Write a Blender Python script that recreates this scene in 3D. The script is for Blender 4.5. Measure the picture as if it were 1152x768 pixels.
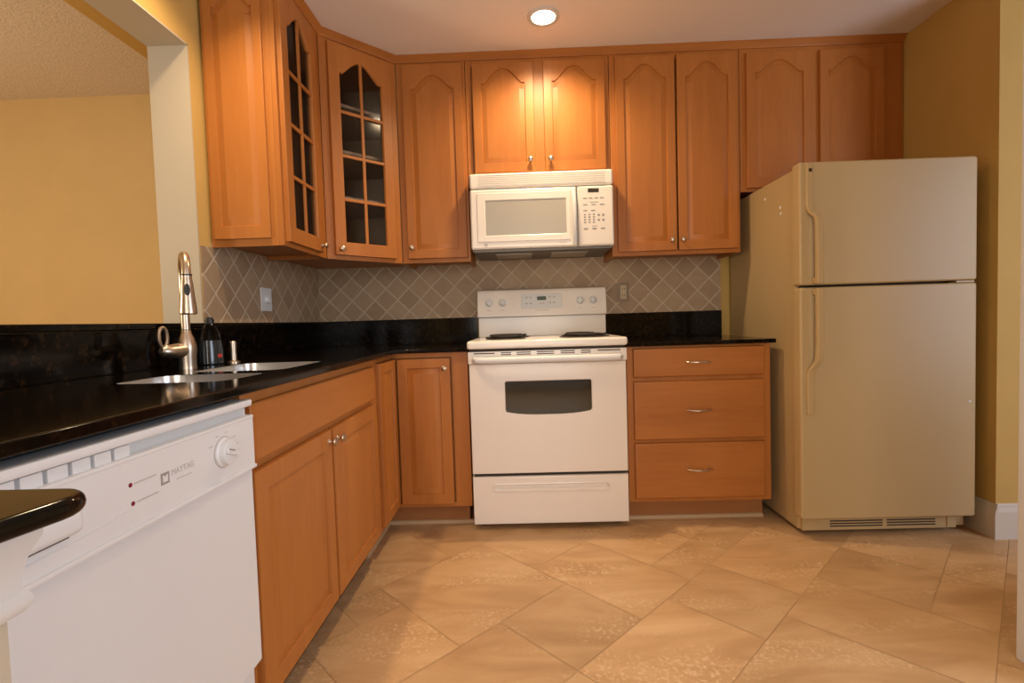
import bpy, bmesh, math, random
from mathutils import Vector, Matrix
from mathutils.geometry import tessellate_polygon

scene = bpy.context.scene
for o in list(bpy.data.objects):
    bpy.data.objects.remove(o)
COL = scene.collection
PI = math.pi
random.seed(7)

# ------------------------------------------------------------------ camera
cam_d = bpy.data.cameras.new('camera')
cam_d.sensor_width = 36.0
cam_d.lens = 17.467
cam_d.clip_start = 0.02
cam = bpy.data.objects.new('camera', cam_d)
COL.objects.link(cam)
yaw, pit, rol = math.radians(1.298), math.radians(-2.3796), math.radians(1.7903)
Rm = Matrix.Rotation(yaw, 3, 'Z') @ Matrix.Rotation(pit, 3, 'X') @ Matrix.Rotation(rol, 3, 'Y')
right, fwd, up = Rm @ Vector((1, 0, 0)), Rm @ Vector((0, 1, 0)), Rm @ Vector((0, 0, 1))
M4 = Matrix((right, up, -fwd)).transposed().to_4x4()
M4.translation = Vector((1.2661, -3.0757, 1.0392))
cam.matrix_world = M4
scene.camera = cam

# ------------------------------------------------------------------ view, world, lights
scene.view_settings.view_transform = 'Standard'
scene.view_settings.look = 'None'
scene.view_settings.exposure = 0.0
scene.view_settings.gamma = 1.0
scene.view_settings.use_curve_mapping = False
world = bpy.data.worlds.new('world')
scene.world = world
world.use_nodes = True
world.node_tree.nodes['Background'].inputs[0].default_value = (0.75, 0.85, 1.0, 1)
world.node_tree.nodes['Background'].inputs[1].default_value = 0.25

CEIL = 2.496
WARM = (1.0, 0.72, 0.43)
DAY = (0.88, 0.98, 1.16)

def spot(name, loc, energy, color, size=150, blend=0.5, radius=0.045):
    d = bpy.data.lights.new(name, 'SPOT')
    d.energy = energy
    d.color = color
    d.spot_size = math.radians(size)
    d.spot_blend = blend
    d.shadow_soft_size = radius
    o = bpy.data.objects.new(name, d)
    o.location = loc
    COL.objects.link(o)
    return o

def area(name, loc, target, sx, sy, energy, color):
    d = bpy.data.lights.new(name, 'AREA')
    d.shape = 'RECTANGLE'
    d.size, d.size_y = sx, sy
    d.energy = energy
    d.color = color
    o = bpy.data.objects.new(name, d)
    o.location = loc
    o.rotation_euler = (Vector(target) - Vector(loc)).to_track_quat('-Z', 'Y').to_euler()
    COL.objects.link(o)
    return o

CAN_A = (1.41, -0.62)
CAN_B = (0.313, -1.45)
spot('can_lamp', (CAN_A[0], CAN_A[1], CEIL - 0.012), 100, WARM, 154, 1.0)
spot('sink_can_lamp', (CAN_B[0], CAN_B[1], CEIL - 0.012), 66, WARM, 130, 1.0)
area('side_window_daylight', (4.70, -3.2, 1.35), (1.0, -2.7, 1.3), 1.9, 1.7, 58, DAY)
area('rear_fill_light', (1.3, -5.40, 1.25), (1.3, 0, 1.3), 1.7, 2.0, 52, (1.0, 0.94, 0.86))  # unseen fill light added behind the camera
d = bpy.data.lights.new('far_room_lamp', 'POINT')
d.energy, d.color, d.shadow_soft_size = 48, (1.0, 0.82, 0.56), 0.12
o = bpy.data.objects.new('far_room_lamp', d)
o.location = (-1.5, -2.3, 1.35)
COL.objects.link(o)

# ------------------------------------------------------------------ materials
def new_mat(name):
    m = bpy.data.materials.new(name)
    m.use_nodes = True
    nt = m.node_tree
    b = nt.nodes['Principled BSDF']
    return m, nt, b

def N(nt, typ, **kw):
    n = nt.nodes.new(typ)
    for k, v in kw.items():
        setattr(n, k, v)
    return n

def plain(name, col, rough=0.5, metal=0.0, spec=0.5, noise=0.0, nscale=8.0, bump=0.0, bscale=200.0, emit=0.0, coat=0.0):
    m, nt, b = new_mat(name)
    b.inputs['Base Color'].default_value = (*col, 1)
    b.inputs['Roughness'].default_value = rough
    b.inputs['Metallic'].default_value = metal
    b.inputs['Specular IOR Level'].default_value = spec
    if coat:
        b.inputs['Coat Weight'].default_value = coat
        b.inputs['Coat Roughness'].default_value = 0.1
    tc = N(nt, 'ShaderNodeTexCoord')
    if noise > 0:
        t = N(nt, 'ShaderNodeTexNoise')
        t.inputs['Scale'].default_value = nscale
        t.inputs['Detail'].default_value = 4
        nt.links.new(tc.outputs['Object'], t.inputs['Vector'])
        r = N(nt, 'ShaderNodeValToRGB')
        r.color_ramp.elements[0].position = 0.3
        r.color_ramp.elements[1].position = 0.7
        r.color_ramp.elements[0].color = (*[c * (1 - noise) for c in col], 1)
        r.color_ramp.elements[1].color = (*[min(1, c * (1 + noise)) for c in col], 1)
        nt.links.new(t.outputs['Fac'], r.inputs['Fac'])
        nt.links.new(r.outputs['Color'], b.inputs['Base Color'])
    if bump > 0:
        t2 = N(nt, 'ShaderNodeTexNoise')
        t2.inputs['Scale'].default_value = bscale
        t2.inputs['Detail'].default_value = 2
        nt.links.new(tc.outputs['Object'], t2.inputs['Vector'])
        bp = N(nt, 'ShaderNodeBump')
        bp.inputs['Strength'].default_value = bump
        bp.inputs['Distance'].default_value = 0.004
        nt.links.new(t2.outputs['Fac'], bp.inputs['Height'])
        nt.links.new(bp.outputs['Normal'], b.inputs['Normal'])
    if emit > 0:
        b.inputs['Emission Color'].default_value = (*col, 1)
        b.inputs['Emission Strength'].default_value = emit
    return m

def wood(name, axis, base=(0.425, 0.152, 0.030)):
    m, nt, b = new_mat(name)
    tc = N(nt, 'ShaderNodeTexCoord')
    oi = N(nt, 'ShaderNodeObjectInfo')
    off = N(nt, 'ShaderNodeVectorMath', operation='ADD')
    sc_ = N(nt, 'ShaderNodeVectorMath', operation='SCALE')
    cmb = N(nt, 'ShaderNodeCombineXYZ')
    for k in range(3):
        nt.links.new(oi.outputs['Random'], cmb.inputs[k])
    nt.links.new(cmb.outputs[0], sc_.inputs[0])
    sc_.inputs['Scale'].default_value = 37.0
    nt.links.new(tc.outputs['Object'], off.inputs[0])
    nt.links.new(sc_.outputs[0], off.inputs[1])
    mp = N(nt, 'ShaderNodeMapping')
    s = [9.0, 9.0, 9.0]
    s['XYZ'.index(axis)] = 0.9
    mp.inputs['Scale'].default_value = s
    nt.links.new(off.outputs[0], mp.inputs['Vector'])
    n1 = N(nt, 'ShaderNodeTexNoise')
    n1.inputs['Scale'].default_value = 1.0
    n1.inputs['Detail'].default_value = 5
    n1.inputs['Distortion'].default_value = 0.6
    nt.links.new(mp.outputs[0], n1.inputs['Vector'])
    n2 = N(nt, 'ShaderNodeTexNoise')
    n2.inputs['Scale'].default_value = 7.0
    n2.inputs['Detail'].default_value = 3
    nt.links.new(mp.outputs[0], n2.inputs['Vector'])
    r = N(nt, 'ShaderNodeValToRGB')
    e = r.color_ramp.elements
    e[0].position, e[1].position = 0.25, 0.75
    e[0].color = (base[0] * 0.84, base[1] * 0.78, base[2] * 0.72, 1)
    e[1].color = (base[0] * 1.12, base[1] * 1.18, base[2] * 1.25, 1)
    mx = N(nt, 'ShaderNodeMix', data_type='FLOAT')
    mx.inputs[0].default_value = 0.3
    nt.links.new(n1.outputs['Fac'], mx.inputs[2])
    nt.links.new(n2.outputs['Fac'], mx.inputs[3])
    nt.links.new(mx.outputs[0], r.inputs['Fac'])
    nt.links.new(r.outputs['Color'], b.inputs['Base Color'])
    b.inputs['Roughness'].default_value = 0.42
    b.inputs['Specular IOR Level'].default_value = 0.4
    bp = N(nt, 'ShaderNodeBump')
    bp.inputs['Strength'].default_value = 0.05
    bp.inputs['Distance'].default_value = 0.002
    nt.links.new(n2.outputs['Fac'], bp.inputs['Height'])
    nt.links.new(bp.outputs['Normal'], b.inputs['Normal'])
    return m

def granite(name):
    m, nt, b = new_mat(name)
    tc = N(nt, 'ShaderNodeTexCoord')
    n1 = N(nt, 'ShaderNodeTexNoise')
    n1.inputs['Scale'].default_value = 38
    n1.inputs['Detail'].default_value = 6
    n1.inputs['Roughness'].default_value = 0.65
    nt.links.new(tc.outputs['Object'], n1.inputs['Vector'])
    v = N(nt, 'ShaderNodeTexVoronoi')
    v.inputs['Scale'].default_value = 70
    nt.links.new(tc.outputs['Object'], v.inputs['Vector'])
    r = N(nt, 'ShaderNodeValToRGB')
    e = r.color_ramp.elements
    e[0].position, e[1].position = 0.42, 0.72
    e[0].color = (0.0035, 0.0028, 0.0024, 1)
    e[1].color = (0.034, 0.017, 0.0075, 1)
    k = e.new(0.54)
    k.color = (0.007, 0.0046, 0.0032, 1)
    nt.links.new(n1.outputs['Fac'], r.inputs['Fac'])
    mx = N(nt, 'ShaderNodeMix', data_type='RGBA', blend_type='MULTIPLY')
    mx.inputs[0].default_value = 0.6
    r2 = N(nt, 'ShaderNodeValToRGB')
    r2.color_ramp.elements[0].color = (1.3, 1.3, 1.3, 1)
    r2.color_ramp.elements[1].color = (0.3, 0.3, 0.3, 1)
    r2.color_ramp.elements[1].position = 0.7
    nt.links.new(v.outputs['Distance'], r2.inputs['Fac'])
    nt.links.new(r.outputs['Color'], mx.inputs[6])
    nt.links.new(r2.outputs['Color'], mx.inputs[7])
    nt.links.new(mx.outputs[2], b.inputs['Base Color'])
    b.inputs['Roughness'].default_value = 0.1
    b.inputs['Specular IOR Level'].default_value = 0.16
    return m

def travertine(name):
    m, nt, b = new_mat(name)
    tc = N(nt, 'ShaderNodeTexCoord')
    at = N(nt, 'ShaderNodeAttribute', attribute_name='tile_tone')
    vm = N(nt, 'ShaderNodeVectorMath', operation='ADD')
    cmb = N(nt, 'ShaderNodeCombineXYZ')
    ml = N(nt, 'ShaderNodeMath', operation='MULTIPLY')
    ml.inputs[1].default_value = 40
    nt.links.new(at.outputs['Fac'], ml.inputs[0])
    for k in range(3):
        nt.links.new(ml.outputs[0], cmb.inputs[k])
    nt.links.new(tc.outputs['Object'], vm.inputs[0])
    nt.links.new(cmb.outputs[0], vm.inputs[1])
    mp = N(nt, 'ShaderNodeMapping')
    mp.inputs['Rotation'].default_value = (0, 0, math.radians(8))
    mp.inputs['Scale'].default_value = (2.2, 7.5, 3)
    nt.links.new(vm.outputs[0], mp.inputs['Vector'])
    n1 = N(nt, 'ShaderNodeTexNoise')
    n1.inputs['Scale'].default_value = 1.0
    n1.inputs['Detail'].default_value = 6
    n1.inputs['Distortion'].default_value = 0.8
    nt.links.new(mp.outputs[0], n1.inputs['Vector'])
    r = N(nt, 'ShaderNodeValToRGB')
    e = r.color_ramp.elements
    e[0].position, e[1].position = 0.28, 0.75
    e[0].color = (0.46, 0.275, 0.13, 1)
    e[1].color = (0.68, 0.46, 0.25, 1)
    k = e.new(0.5)
    k.color = (0.57, 0.36, 0.18, 1)
    nt.links.new(n1.outputs['Fac'], r.inputs['Fac'])
    # pale pitted veins
    n2 = N(nt, 'ShaderNodeTexNoise')
    n2.inputs['Scale'].default_value = 75
    n2.inputs['Detail'].default_value = 4
    nt.links.new(vm.outputs[0], n2.inputs['Vector'])
    r2 = N(nt, 'ShaderNodeValToRGB')
    r2.color_ramp.elements[0].position = 0.5
    r2.color_ramp.elements[1].position = 0.68
    nt.links.new(n2.outputs['Fac'], r2.inputs['Fac'])
    r3 = N(nt, 'ShaderNodeValToRGB')
    r3.color_ramp.elements[0].position = 0.5
    r3.color_ramp.elements[1].position = 0.62
    n3 = N(nt, 'ShaderNodeTexNoise')
    n3.inputs['Scale'].default_value = 0.9
    n3.inputs['Detail'].default_value = 2
    nt.links.new(mp.outputs[0], n3.inputs['Vector'])
    nt.links.new(n3.outputs['Fac'], r3.inputs['Fac'])
    mm = N(nt, 'ShaderNodeMath', operation='MULTIPLY')
    nt.links.new(r2.outputs['Color'], mm.inputs[0])
    nt.links.new(r3.outputs['Color'], mm.inputs[1])
    mx = N(nt, 'ShaderNodeMix', data_type='RGBA')
    nt.links.new(mm.outputs[0], mx.inputs[0])
    nt.links.new(r.outputs['Color'], mx.inputs[6])
    mx.inputs[7].default_value = (0.70, 0.50, 0.29, 1)
    # tone per tile
    hs = N(nt, 'ShaderNodeHueSaturation')
    mr = N(nt, 'ShaderNodeMapRange')
    mr.inputs['To Min'].default_value = 0.9
    mr.inputs['To Max'].default_value = 1.08
    nt.links.new(at.outputs['Fac'], mr.inputs['Value'])
    nt.links.new(mr.outputs[0], hs.inputs['Value'])
    nt.links.new(mx.outputs[2], hs.inputs['Color'])
    nt.links.new(hs.outputs[0], b.inputs['Base Color'])
    b.inputs['Roughness'].default_value = 0.42
    b.inputs['Specular IOR Level'].default_value = 0.35
    bp = N(nt, 'ShaderNodeBump')
    bp.inputs['Strength'].default_value = 0.12
    bp.inputs['Distance'].default_value = 0.003
    nt.links.new(n2.outputs['Fac'], bp.inputs['Height'])
    nt.links.new(bp.outputs['Normal'], b.inputs['Normal'])
    return m

def diamond_tile(name, horiz):
    """tumbled square tiles laid as diamonds; horiz: which object axis runs along the wall"""
    m, nt, b = new_mat(name)
    tc = N(nt, 'ShaderNodeTexCoord')
    sp = N(nt, 'ShaderNodeSeparateXYZ')
    nt.links.new(tc.outputs['Object'], sp.inputs[0])
    h0 = 0.0745 if horiz == 'X' else -0.912
    a = N(nt, 'ShaderNodeMath', operation='SUBTRACT')
    nt.links.new(sp.outputs[horiz], a.inputs[0])
    a.inputs[1].default_value = h0
    c = N(nt, 'ShaderNodeMath', operation='SUBTRACT')
    nt.links.new(sp.outputs['Z'], c.inputs[0])
    c.inputs[1].default_value = 1.191
    u = N(nt, 'ShaderNodeMath', operation='ADD')
    v = N(nt, 'ShaderNodeMath', operation='SUBTRACT')
    for q in (u, v):
        nt.links.new(a.outputs[0], q.inputs[0])
        nt.links.new(c.outputs[0], q.inputs[1])
    D = 0.1415
    cells, edges = [], []
    for q in (u, v):
        dv = N(nt, 'ShaderNodeMath', operation='DIVIDE')
        nt.links.new(q.outputs[0], dv.inputs[0])
        dv.inputs[1].default_value = D
        fl = N(nt, 'ShaderNodeMath', operation='FLOOR')
        nt.links.new(dv.outputs[0], fl.inputs[0])
        fr = N(nt, 'ShaderNodeMath', operation='FRACT')
        nt.links.new(dv.outputs[0], fr.inputs[0])
        s1 = N(nt, 'ShaderNodeMath', operation='SUBTRACT')
        s1.inputs[1].default_value = 0.5
        nt.links.new(fr.outputs[0], s1.inputs[0])
        ab = N(nt, 'ShaderNodeMath', operation='ABSOLUTE')
        nt.links.new(s1.outputs[0], ab.inputs[0])
        cells.append(fl)
        edges.append(ab)
    mxm = N(nt, 'ShaderNodeMath', operation='MAXIMUM')
    nt.links.new(edges[0].outputs[0], mxm.inputs[0])
    nt.links.new(edges[1].outputs[0], mxm.inputs[1])
    n0 = N(nt, 'ShaderNodeTexNoise')
    n0.inputs['Scale'].default_value = 60
    nt.links.new(tc.outputs['Object'], n0.inputs['Vector'])
    ad = N(nt, 'ShaderNodeMath', operation='MULTIPLY_ADD')
    nt.links.new(n0.outputs['Fac'], ad.inputs[0])
    ad.inputs[1].default_value = 0.04
    nt.links.new(mxm.outputs[0], ad.inputs[2])
    gr = N(nt, 'ShaderNodeMapRange')
    gr.inputs['From Min'].default_value = 0.468
    gr.inputs['From Max'].default_value = 0.494
    nt.links.new(ad.outputs[0], gr.inputs['Value'])
    cb = N(nt, 'ShaderNodeCombineXYZ')
    nt.links.new(cells[0].outputs[0], cb.inputs[0])
    nt.links.new(cells[1].outputs[0], cb.inputs[1])
    wn = N(nt, 'ShaderNodeTexWhiteNoise', noise_dimensions='3D')
    nt.links.new(cb.outputs[0], wn.inputs['Vector'])
    n1 = N(nt, 'ShaderNodeTexNoise')
    n1.inputs['Scale'].default_value = 22
    n1.inputs['Detail'].default_value = 5
    nt.links.new(tc.outputs['Object'], n1.inputs['Vector'])
    mm = N(nt, 'ShaderNodeMix', data_type='FLOAT')
    mm.inputs[0].default_value = 0.5
    nt.links.new(wn.outputs['Value'], mm.inputs[2])
    nt.links.new(n1.outputs['Fac'], mm.inputs[3])
    r = N(nt, 'ShaderNodeValToRGB')
    e = r.color_ramp.elements
    e[0].position, e[1].position = 0.2, 0.8
    e[0].color = (0.33, 0.225, 0.135, 1)
    e[1].color = (0.45, 0.33, 0.21, 1)
    nt.links.new(mm.outputs[0], r.inputs['Fac'])
    mx = N(nt, 'ShaderNodeMix', data_type='RGBA')
    nt.links.new(gr.outputs[0], mx.inputs[0])
    nt.links.new(r.outputs['Color'], mx.inputs[6])
    mx.inputs[7].default_value = (0.55, 0.45, 0.33, 1)
    nt.links.new(mx.outputs[2], b.inputs['Base Color'])
    b.inputs['Roughness'].default_value = 0.55
    iv = N(nt, 'ShaderNodeMath', operation='SUBTRACT')
    iv.inputs[0].default_value = 1.0
    nt.links.new(gr.outputs[0], iv.inputs[1])
    bp = N(nt, 'ShaderNodeBump')
    bp.inputs['Strength'].default_value = 0.35
    bp.inputs['Distance'].default_value = 0.004
    nt.links.new(iv.outputs[0], bp.inputs['Height'])
    nt.links.new(bp.outputs['Normal'], b.inputs['Normal'])
    return m

def glass_mat(name, tint=(0.9, 0.9, 0.9), gloss=0.12):
    m = bpy.data.materials.new(name)
    m.use_nodes = True
    nt = m.node_tree
    nt.nodes.clear()
    out = N(nt, 'ShaderNodeOutputMaterial')
    tr = N(nt, 'ShaderNodeBsdfTransparent')
    tr.inputs[0].default_value = (*tint, 1)
    gl = N(nt, 'ShaderNodeBsdfGlossy')
    gl.inputs['Roughness'].default_value = 0.12
    fr = N(nt, 'ShaderNodeFresnel')
    fr.inputs[0].default_value = 1.22
    mx = N(nt, 'ShaderNodeMixShader')
    nt.links.new(fr.outputs[0], mx.inputs[0])
    nt.links.new(tr.outputs[0], mx.inputs[1])
    nt.links.new(gl.outputs[0], mx.inputs[2])
    nt.links.new(mx.outputs[0], out.inputs[0])
    return m

M = {}
M['wood'] = wood('maple_upright_grain', 'Z')
M['woodx'] = wood('maple_level_grain', 'X')
M['woody'] = wood('maple_level_grain_side', 'Y')
M['interior'] = wood('cabinet_interior', 'Z', (0.34, 0.235, 0.15))
M['granite'] = granite('dark_brown_granite')
M['travertine'] = travertine('travertine_tile')
M['grout'] = plain('floor_grout', (0.50, 0.325, 0.165), 0.8)
M['tile_x'] = diamond_tile('diamond_tile_back', 'X')
M['tile_y'] = diamond_tile('diamond_tile_side', 'Y')
M['yellow'] = plain('mustard_wall_paint', (0.57, 0.37, 0.105), 0.75, noise=0.02, bump=0.06, bscale=160)
M['tan'] = plain('tan_wall_paint', (0.66, 0.47, 0.215), 0.8, noise=0.02, bump=0.06, bscale=160)
M['cream'] = plain('cream_trim_paint', (0.50, 0.44, 0.335), 0.6)
M['white_paint'] = plain('white_trim_paint', (0.64, 0.635, 0.62), 0.45)
M['warm_trim'] = plain('warm_white_trim_paint', (0.64, 0.575, 0.50), 0.5)
M['ceiling'] = plain('ceiling_paint', (0.86, 0.80, 0.77), 0.9, bump=0.08, bscale=120)
M['popcorn'] = plain('popcorn_ceiling', (0.72, 0.62, 0.50), 0.95, noise=0.08, nscale=60, bump=0.9, bscale=110)
M['white'] = plain('white_enamel', (0.86, 0.81, 0.75), 0.22, coat=0.2)
M['white_dw'] = plain('white_painted_steel', (0.73, 0.755, 0.775), 0.35)
M['white_plastic'] = plain('white_plastic', (0.74, 0.765, 0.785), 0.4)
M['grey_plastic'] = plain('pale_grey_plastic', (0.62, 0.65, 0.66), 0.45)
M['mw_glass'] = plain('microwave_screen', (0.44, 0.42, 0.37), 0.2, noise=0.03, nscale=300)
M['almond'] = plain('almond_enamel', (0.49, 0.355, 0.175), 0.42, bump=0.05, bscale=500)
M['almond_dark'] = plain('almond_handle_plastic', (0.48, 0.34, 0.165), 0.4)
M['nickel'] = plain('brushed_nickel', (0.56, 0.47, 0.37), 0.32, metal=1.0)
M['steel'] = plain('stainless_steel', (0.62, 0.60, 0.57), 0.3, metal=1.0)
M['black_glass'] = plain('dark_oven_glass', (0.035, 0.028, 0.016), 0.06, spec=0.6)
M['black'] = plain('black_plastic', (0.012, 0.012, 0.012), 0.4)
M['coil'] = plain('burner_coil', (0.018, 0.014, 0.013), 0.5)
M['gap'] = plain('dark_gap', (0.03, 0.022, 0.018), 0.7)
M['mw_under'] = plain('microwave_underside_metal', (0.13, 0.12, 0.105), 0.4, metal=0.5)
M['mw_filter'] = plain('grease_filter_mesh', (0.42, 0.38, 0.32), 0.4, metal=0.7)
M['print'] = plain('grey_print', (0.33, 0.31, 0.30), 0.6)
M['print_light'] = plain('pale_grey_print', (0.55, 0.52, 0.49), 0.6)
M['lcd'] = plain('green_display', (0.05, 0.075, 0.045), 0.2)
M['lcd_brown'] = plain('dark_display', (0.035, 0.02, 0.01), 0.2)
M['red'] = plain('dark_red_light', (0.20, 0.008, 0.02), 0.3)
M['glass'] = glass_mat('cabinet_glass')
M['badge'] = plain('dark_badge', (0.06, 0.04, 0.02), 0.3)
M['brass'] = plain('tan_wall_plate', (0.26, 0.19, 0.12), 0.35)
M['outlet_face'] = plain('ivory_receptacle', (0.50, 0.40, 0.26), 0.4)
M['shoe'] = plain('tan_shoe_moulding', (0.52, 0.36, 0.20), 0.5)
M['bottle'] = plain('dark_blue_bottle', (0.018, 0.026, 0.034), 0.15, spec=0.7)
M['bottle_top'] = glass_mat('clear_bottle_plastic', (0.62, 0.66, 0.66))
M['label_red'] = plain('red_label', (0.5, 0.05, 0.04), 0.5)
M['lamp'] = plain('lamp_glow', (1.0, 0.90, 0.70), 0.4, emit=14.0)
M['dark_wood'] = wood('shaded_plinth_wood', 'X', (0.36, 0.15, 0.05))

# ------------------------------------------------------------------ mesh builder
class Frame:
    def __init__(self, O, U, Nn):
        self.O, self.U, self.N = Vector(O), Vector(U).normalized(), Vector(Nn).normalized()
        self.V = Vector((0, 0, 1))
    def __call__(self, u, v, n=0.0):
        return self.O + self.U * u + self.V * v + self.N * n

class MB:
    def __init__(self):
        self.bm = bmesh.new()
    def face(self, pts):
        vs = [self.bm.verts.new(p) for p in pts]
        return self.bm.faces.new(vs)
    def box(self, a, b, bev=0.0, seg=2):
        x0, x1 = sorted((a[0], b[0])); y0, y1 = sorted((a[1], b[1])); z0, z1 = sorted((a[2], b[2]))
        t = bmesh.new()
        r = bmesh.ops.create_cube(t, size=1.0)
        for v in r['verts']:
            v.co = Vector(((x0 + x1) / 2 + v.co.x * (x1 - x0), (y0 + y1) / 2 + v.co.y * (y1 - y0), (z0 + z1) / 2 + v.co.z * (z1 - z0)))
        if bev > 0:
            bev = min(bev, 0.49 * min(x1 - x0, y1 - y0, z1 - z0))
            bmesh.ops.bevel(t, geom=list(t.edges), offset=bev, segments=seg, profile=0.5, affect='EDGES')
        self.merge(t)
        return self
    def fbox(self, F, u0, u1, v0, v1, n0, n1, bev=0.0, seg=2):
        t = bmesh.new()
        r = bmesh.ops.create_cube(t, size=1.0)
        for v in r['verts']:
            v.co = Vector(((u0 + u1) / 2 + v.co.x * (u1 - u0), (v0 + v1) / 2 + v.co.y * (v1 - v0), (n0 + n1) / 2 + v.co.z * (n1 - n0)))
        if bev > 0:
            bev = min(bev, 0.49 * min(abs(u1 - u0), abs(v1 - v0), abs(n1 - n0)))
            bmesh.ops.bevel(t, geom=list(t.edges), offset=bev, segments=seg, profile=0.5, affect='EDGES')
        for v in t.verts:
            v.co = F(*v.co)
        self.merge(t)
        return self
    def merge(self, t):
        me = bpy.data.meshes.new('tmp')
        t.to_mesh(me)
        t.free()
        self.bm.from_mesh(me)
        bpy.data.meshes.remove(me)
    def loft(self, loops, closed=True, cap0=True, cap1=True):
        rows = [[self.bm.verts.new(p) for p in l] for l in loops]
        n = len(rows[0])
        for a, b in zip(rows[:-1], rows[1:]):
            for i in range(n if closed else n - 1):
                j = (i + 1) % n
                try:
                    self.bm.faces.new((a[i], a[j], b[j], b[i]))
                except ValueError:
                    pass
        if closed and cap0:
            self.bm.faces.new(rows[0][::-1])
        if closed and cap1:
            self.bm.faces.new(rows[-1])
        return self
    def tube(self, path, r, n=12, caps=True):
        pts = [Vector(p) for p in path]
        rs = r if isinstance(r, (list, tuple)) else [r] * len(pts)
        loops = []
        ref = None
        for i, p in enumerate(pts):
            d = (pts[min(i + 1, len(pts) - 1)] - pts[max(i - 1, 0)]).normalized()
            if ref is None:
                ref = Vector((0, 0, 1)) if abs(d.z) < 0.9 else Vector((1, 0, 0))
            a = (ref - d * ref.dot(d)).normalized()
            ref = a
            c = d.cross(a)
            loops.append([p + (a * math.cos(2 * PI * k / n) + c * math.sin(2 * PI * k / n)) * rs[i] for k in range(n)])
        return self.loft(loops, True, caps, caps)
    def lathe(self, origin, axis, prof, n=24):
        """prof: list of (radius, distance along axis)"""
        ax = Vector(axis).normalized()
        ref = Vector((0, 0, 1)) if abs(ax.z) < 0.9 else Vector((1, 0, 0))
        a = (ref - ax * ref.dot(ax)).normalized()
        c = ax.cross(a)
        O = Vector(origin)
        loops = [[O + ax * h + (a * math.cos(2 * PI * k / n) + c * math.sin(2 * PI * k / n)) * max(r, 1e-5) for k in range(n)] for r, h in prof]
        return self.loft(loops)
    def ring(self, outer, holes):
        """flat face between an outer loop and hole loops (3D points)"""
        loops = [outer] + holes
        vs = [self.bm.verts.new(p) for l in loops for p in l]
        for tri in tessellate_polygon([[Vector(p) for p in l] for l in loops]):
            try:
                self.bm.faces.new([vs[i] for i in tri])
            except ValueError:
                pass
        return self

def part(mb, name, mat, parent=None, smooth=35, label=None):
    """link a mesh; parent may be an Empty (thing) or a part mesh whose vertices live in the thing's space"""
    root = parent
    while root is not None and root.parent is not None:
        root = root.parent
    bm = mb.bm
    bmesh.ops.remove_doubles(bm, verts=bm.verts, dist=1e-6)
    bmesh.ops.recalc_face_normals(bm, faces=bm.faces)
    base = Vector(root.location) if root is not None else Vector((0, 0, 0))
    for v in bm.verts:
        v.co -= base
    me = bpy.data.meshes.new(name)
    bm.to_mesh(me)
    bm.free()
    for m in (mat if isinstance(mat, (list, tuple)) else [mat]):
        me.materials.append(m)
    for p in me.polygons:
        p.use_smooth = True
    me.set_sharp_from_angle(angle=math.radians(smooth))
    o = bpy.data.objects.new(name, me)
    COL.objects.link(o)
    wn = o.modifiers.new('weighted_normal', 'WEIGHTED_NORMAL')
    wn.keep_sharp = True
    wn.weight = 100
    if parent is not None:
        o.parent = parent
    if label:
        o['label'] = label
    return o

def thing(name, label, cat, loc, group=None):
    o = bpy.data.objects.new(name, None)
    o.empty_display_size = 0.1
    COL.objects.link(o)
    o.location = loc
    o['label'] = label
    o['category'] = cat
    if group:
        o['group'] = group
    return o

def struct(mb, name, mat):
    o = part(mb, name, mat)
    o['kind'] = 'structure'
    return o

def text(name, body, size, F, u, v, mat, parent, depth=0.0006, align='LEFT', n=0.0005):
    cu = bpy.data.curves.new('tmp', 'FONT')
    cu.body = body
    cu.size = size
    cu.extrude = depth
    cu.align_x = align
    t = bpy.data.objects.new('tmp', cu)
    COL.objects.link(t)
    dg = bpy.context.evaluated_depsgraph_get()
    me = bpy.data.meshes.new_from_object(t.evaluated_get(dg))
    mb = MB()
    mb.bm.from_mesh(me)
    for vv in mb.bm.verts:
        vv.co = F(u + vv.co.x, v + vv.co.y, n + vv.co.z)
    bpy.data.objects.remove(t)
    bpy.data.curves.remove(cu)
    bpy.data.meshes.remove(me)
    return part(mb, name, mat, parent)

# ------------------------------------------------------------------ the room
ZB_ = 1.376
X4 = 3.3525            # right wall of the alcove
YW = -0.8435           # front corner of the right wall
TJ = 0.154             # thickness of the left wall
YJ = -1.13             # jamb of the pass-through
ZH = 2.149             # head of the pass-through
ZL = 1.0686            # bar ledge
YR = -5.5              # rear wall

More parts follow.
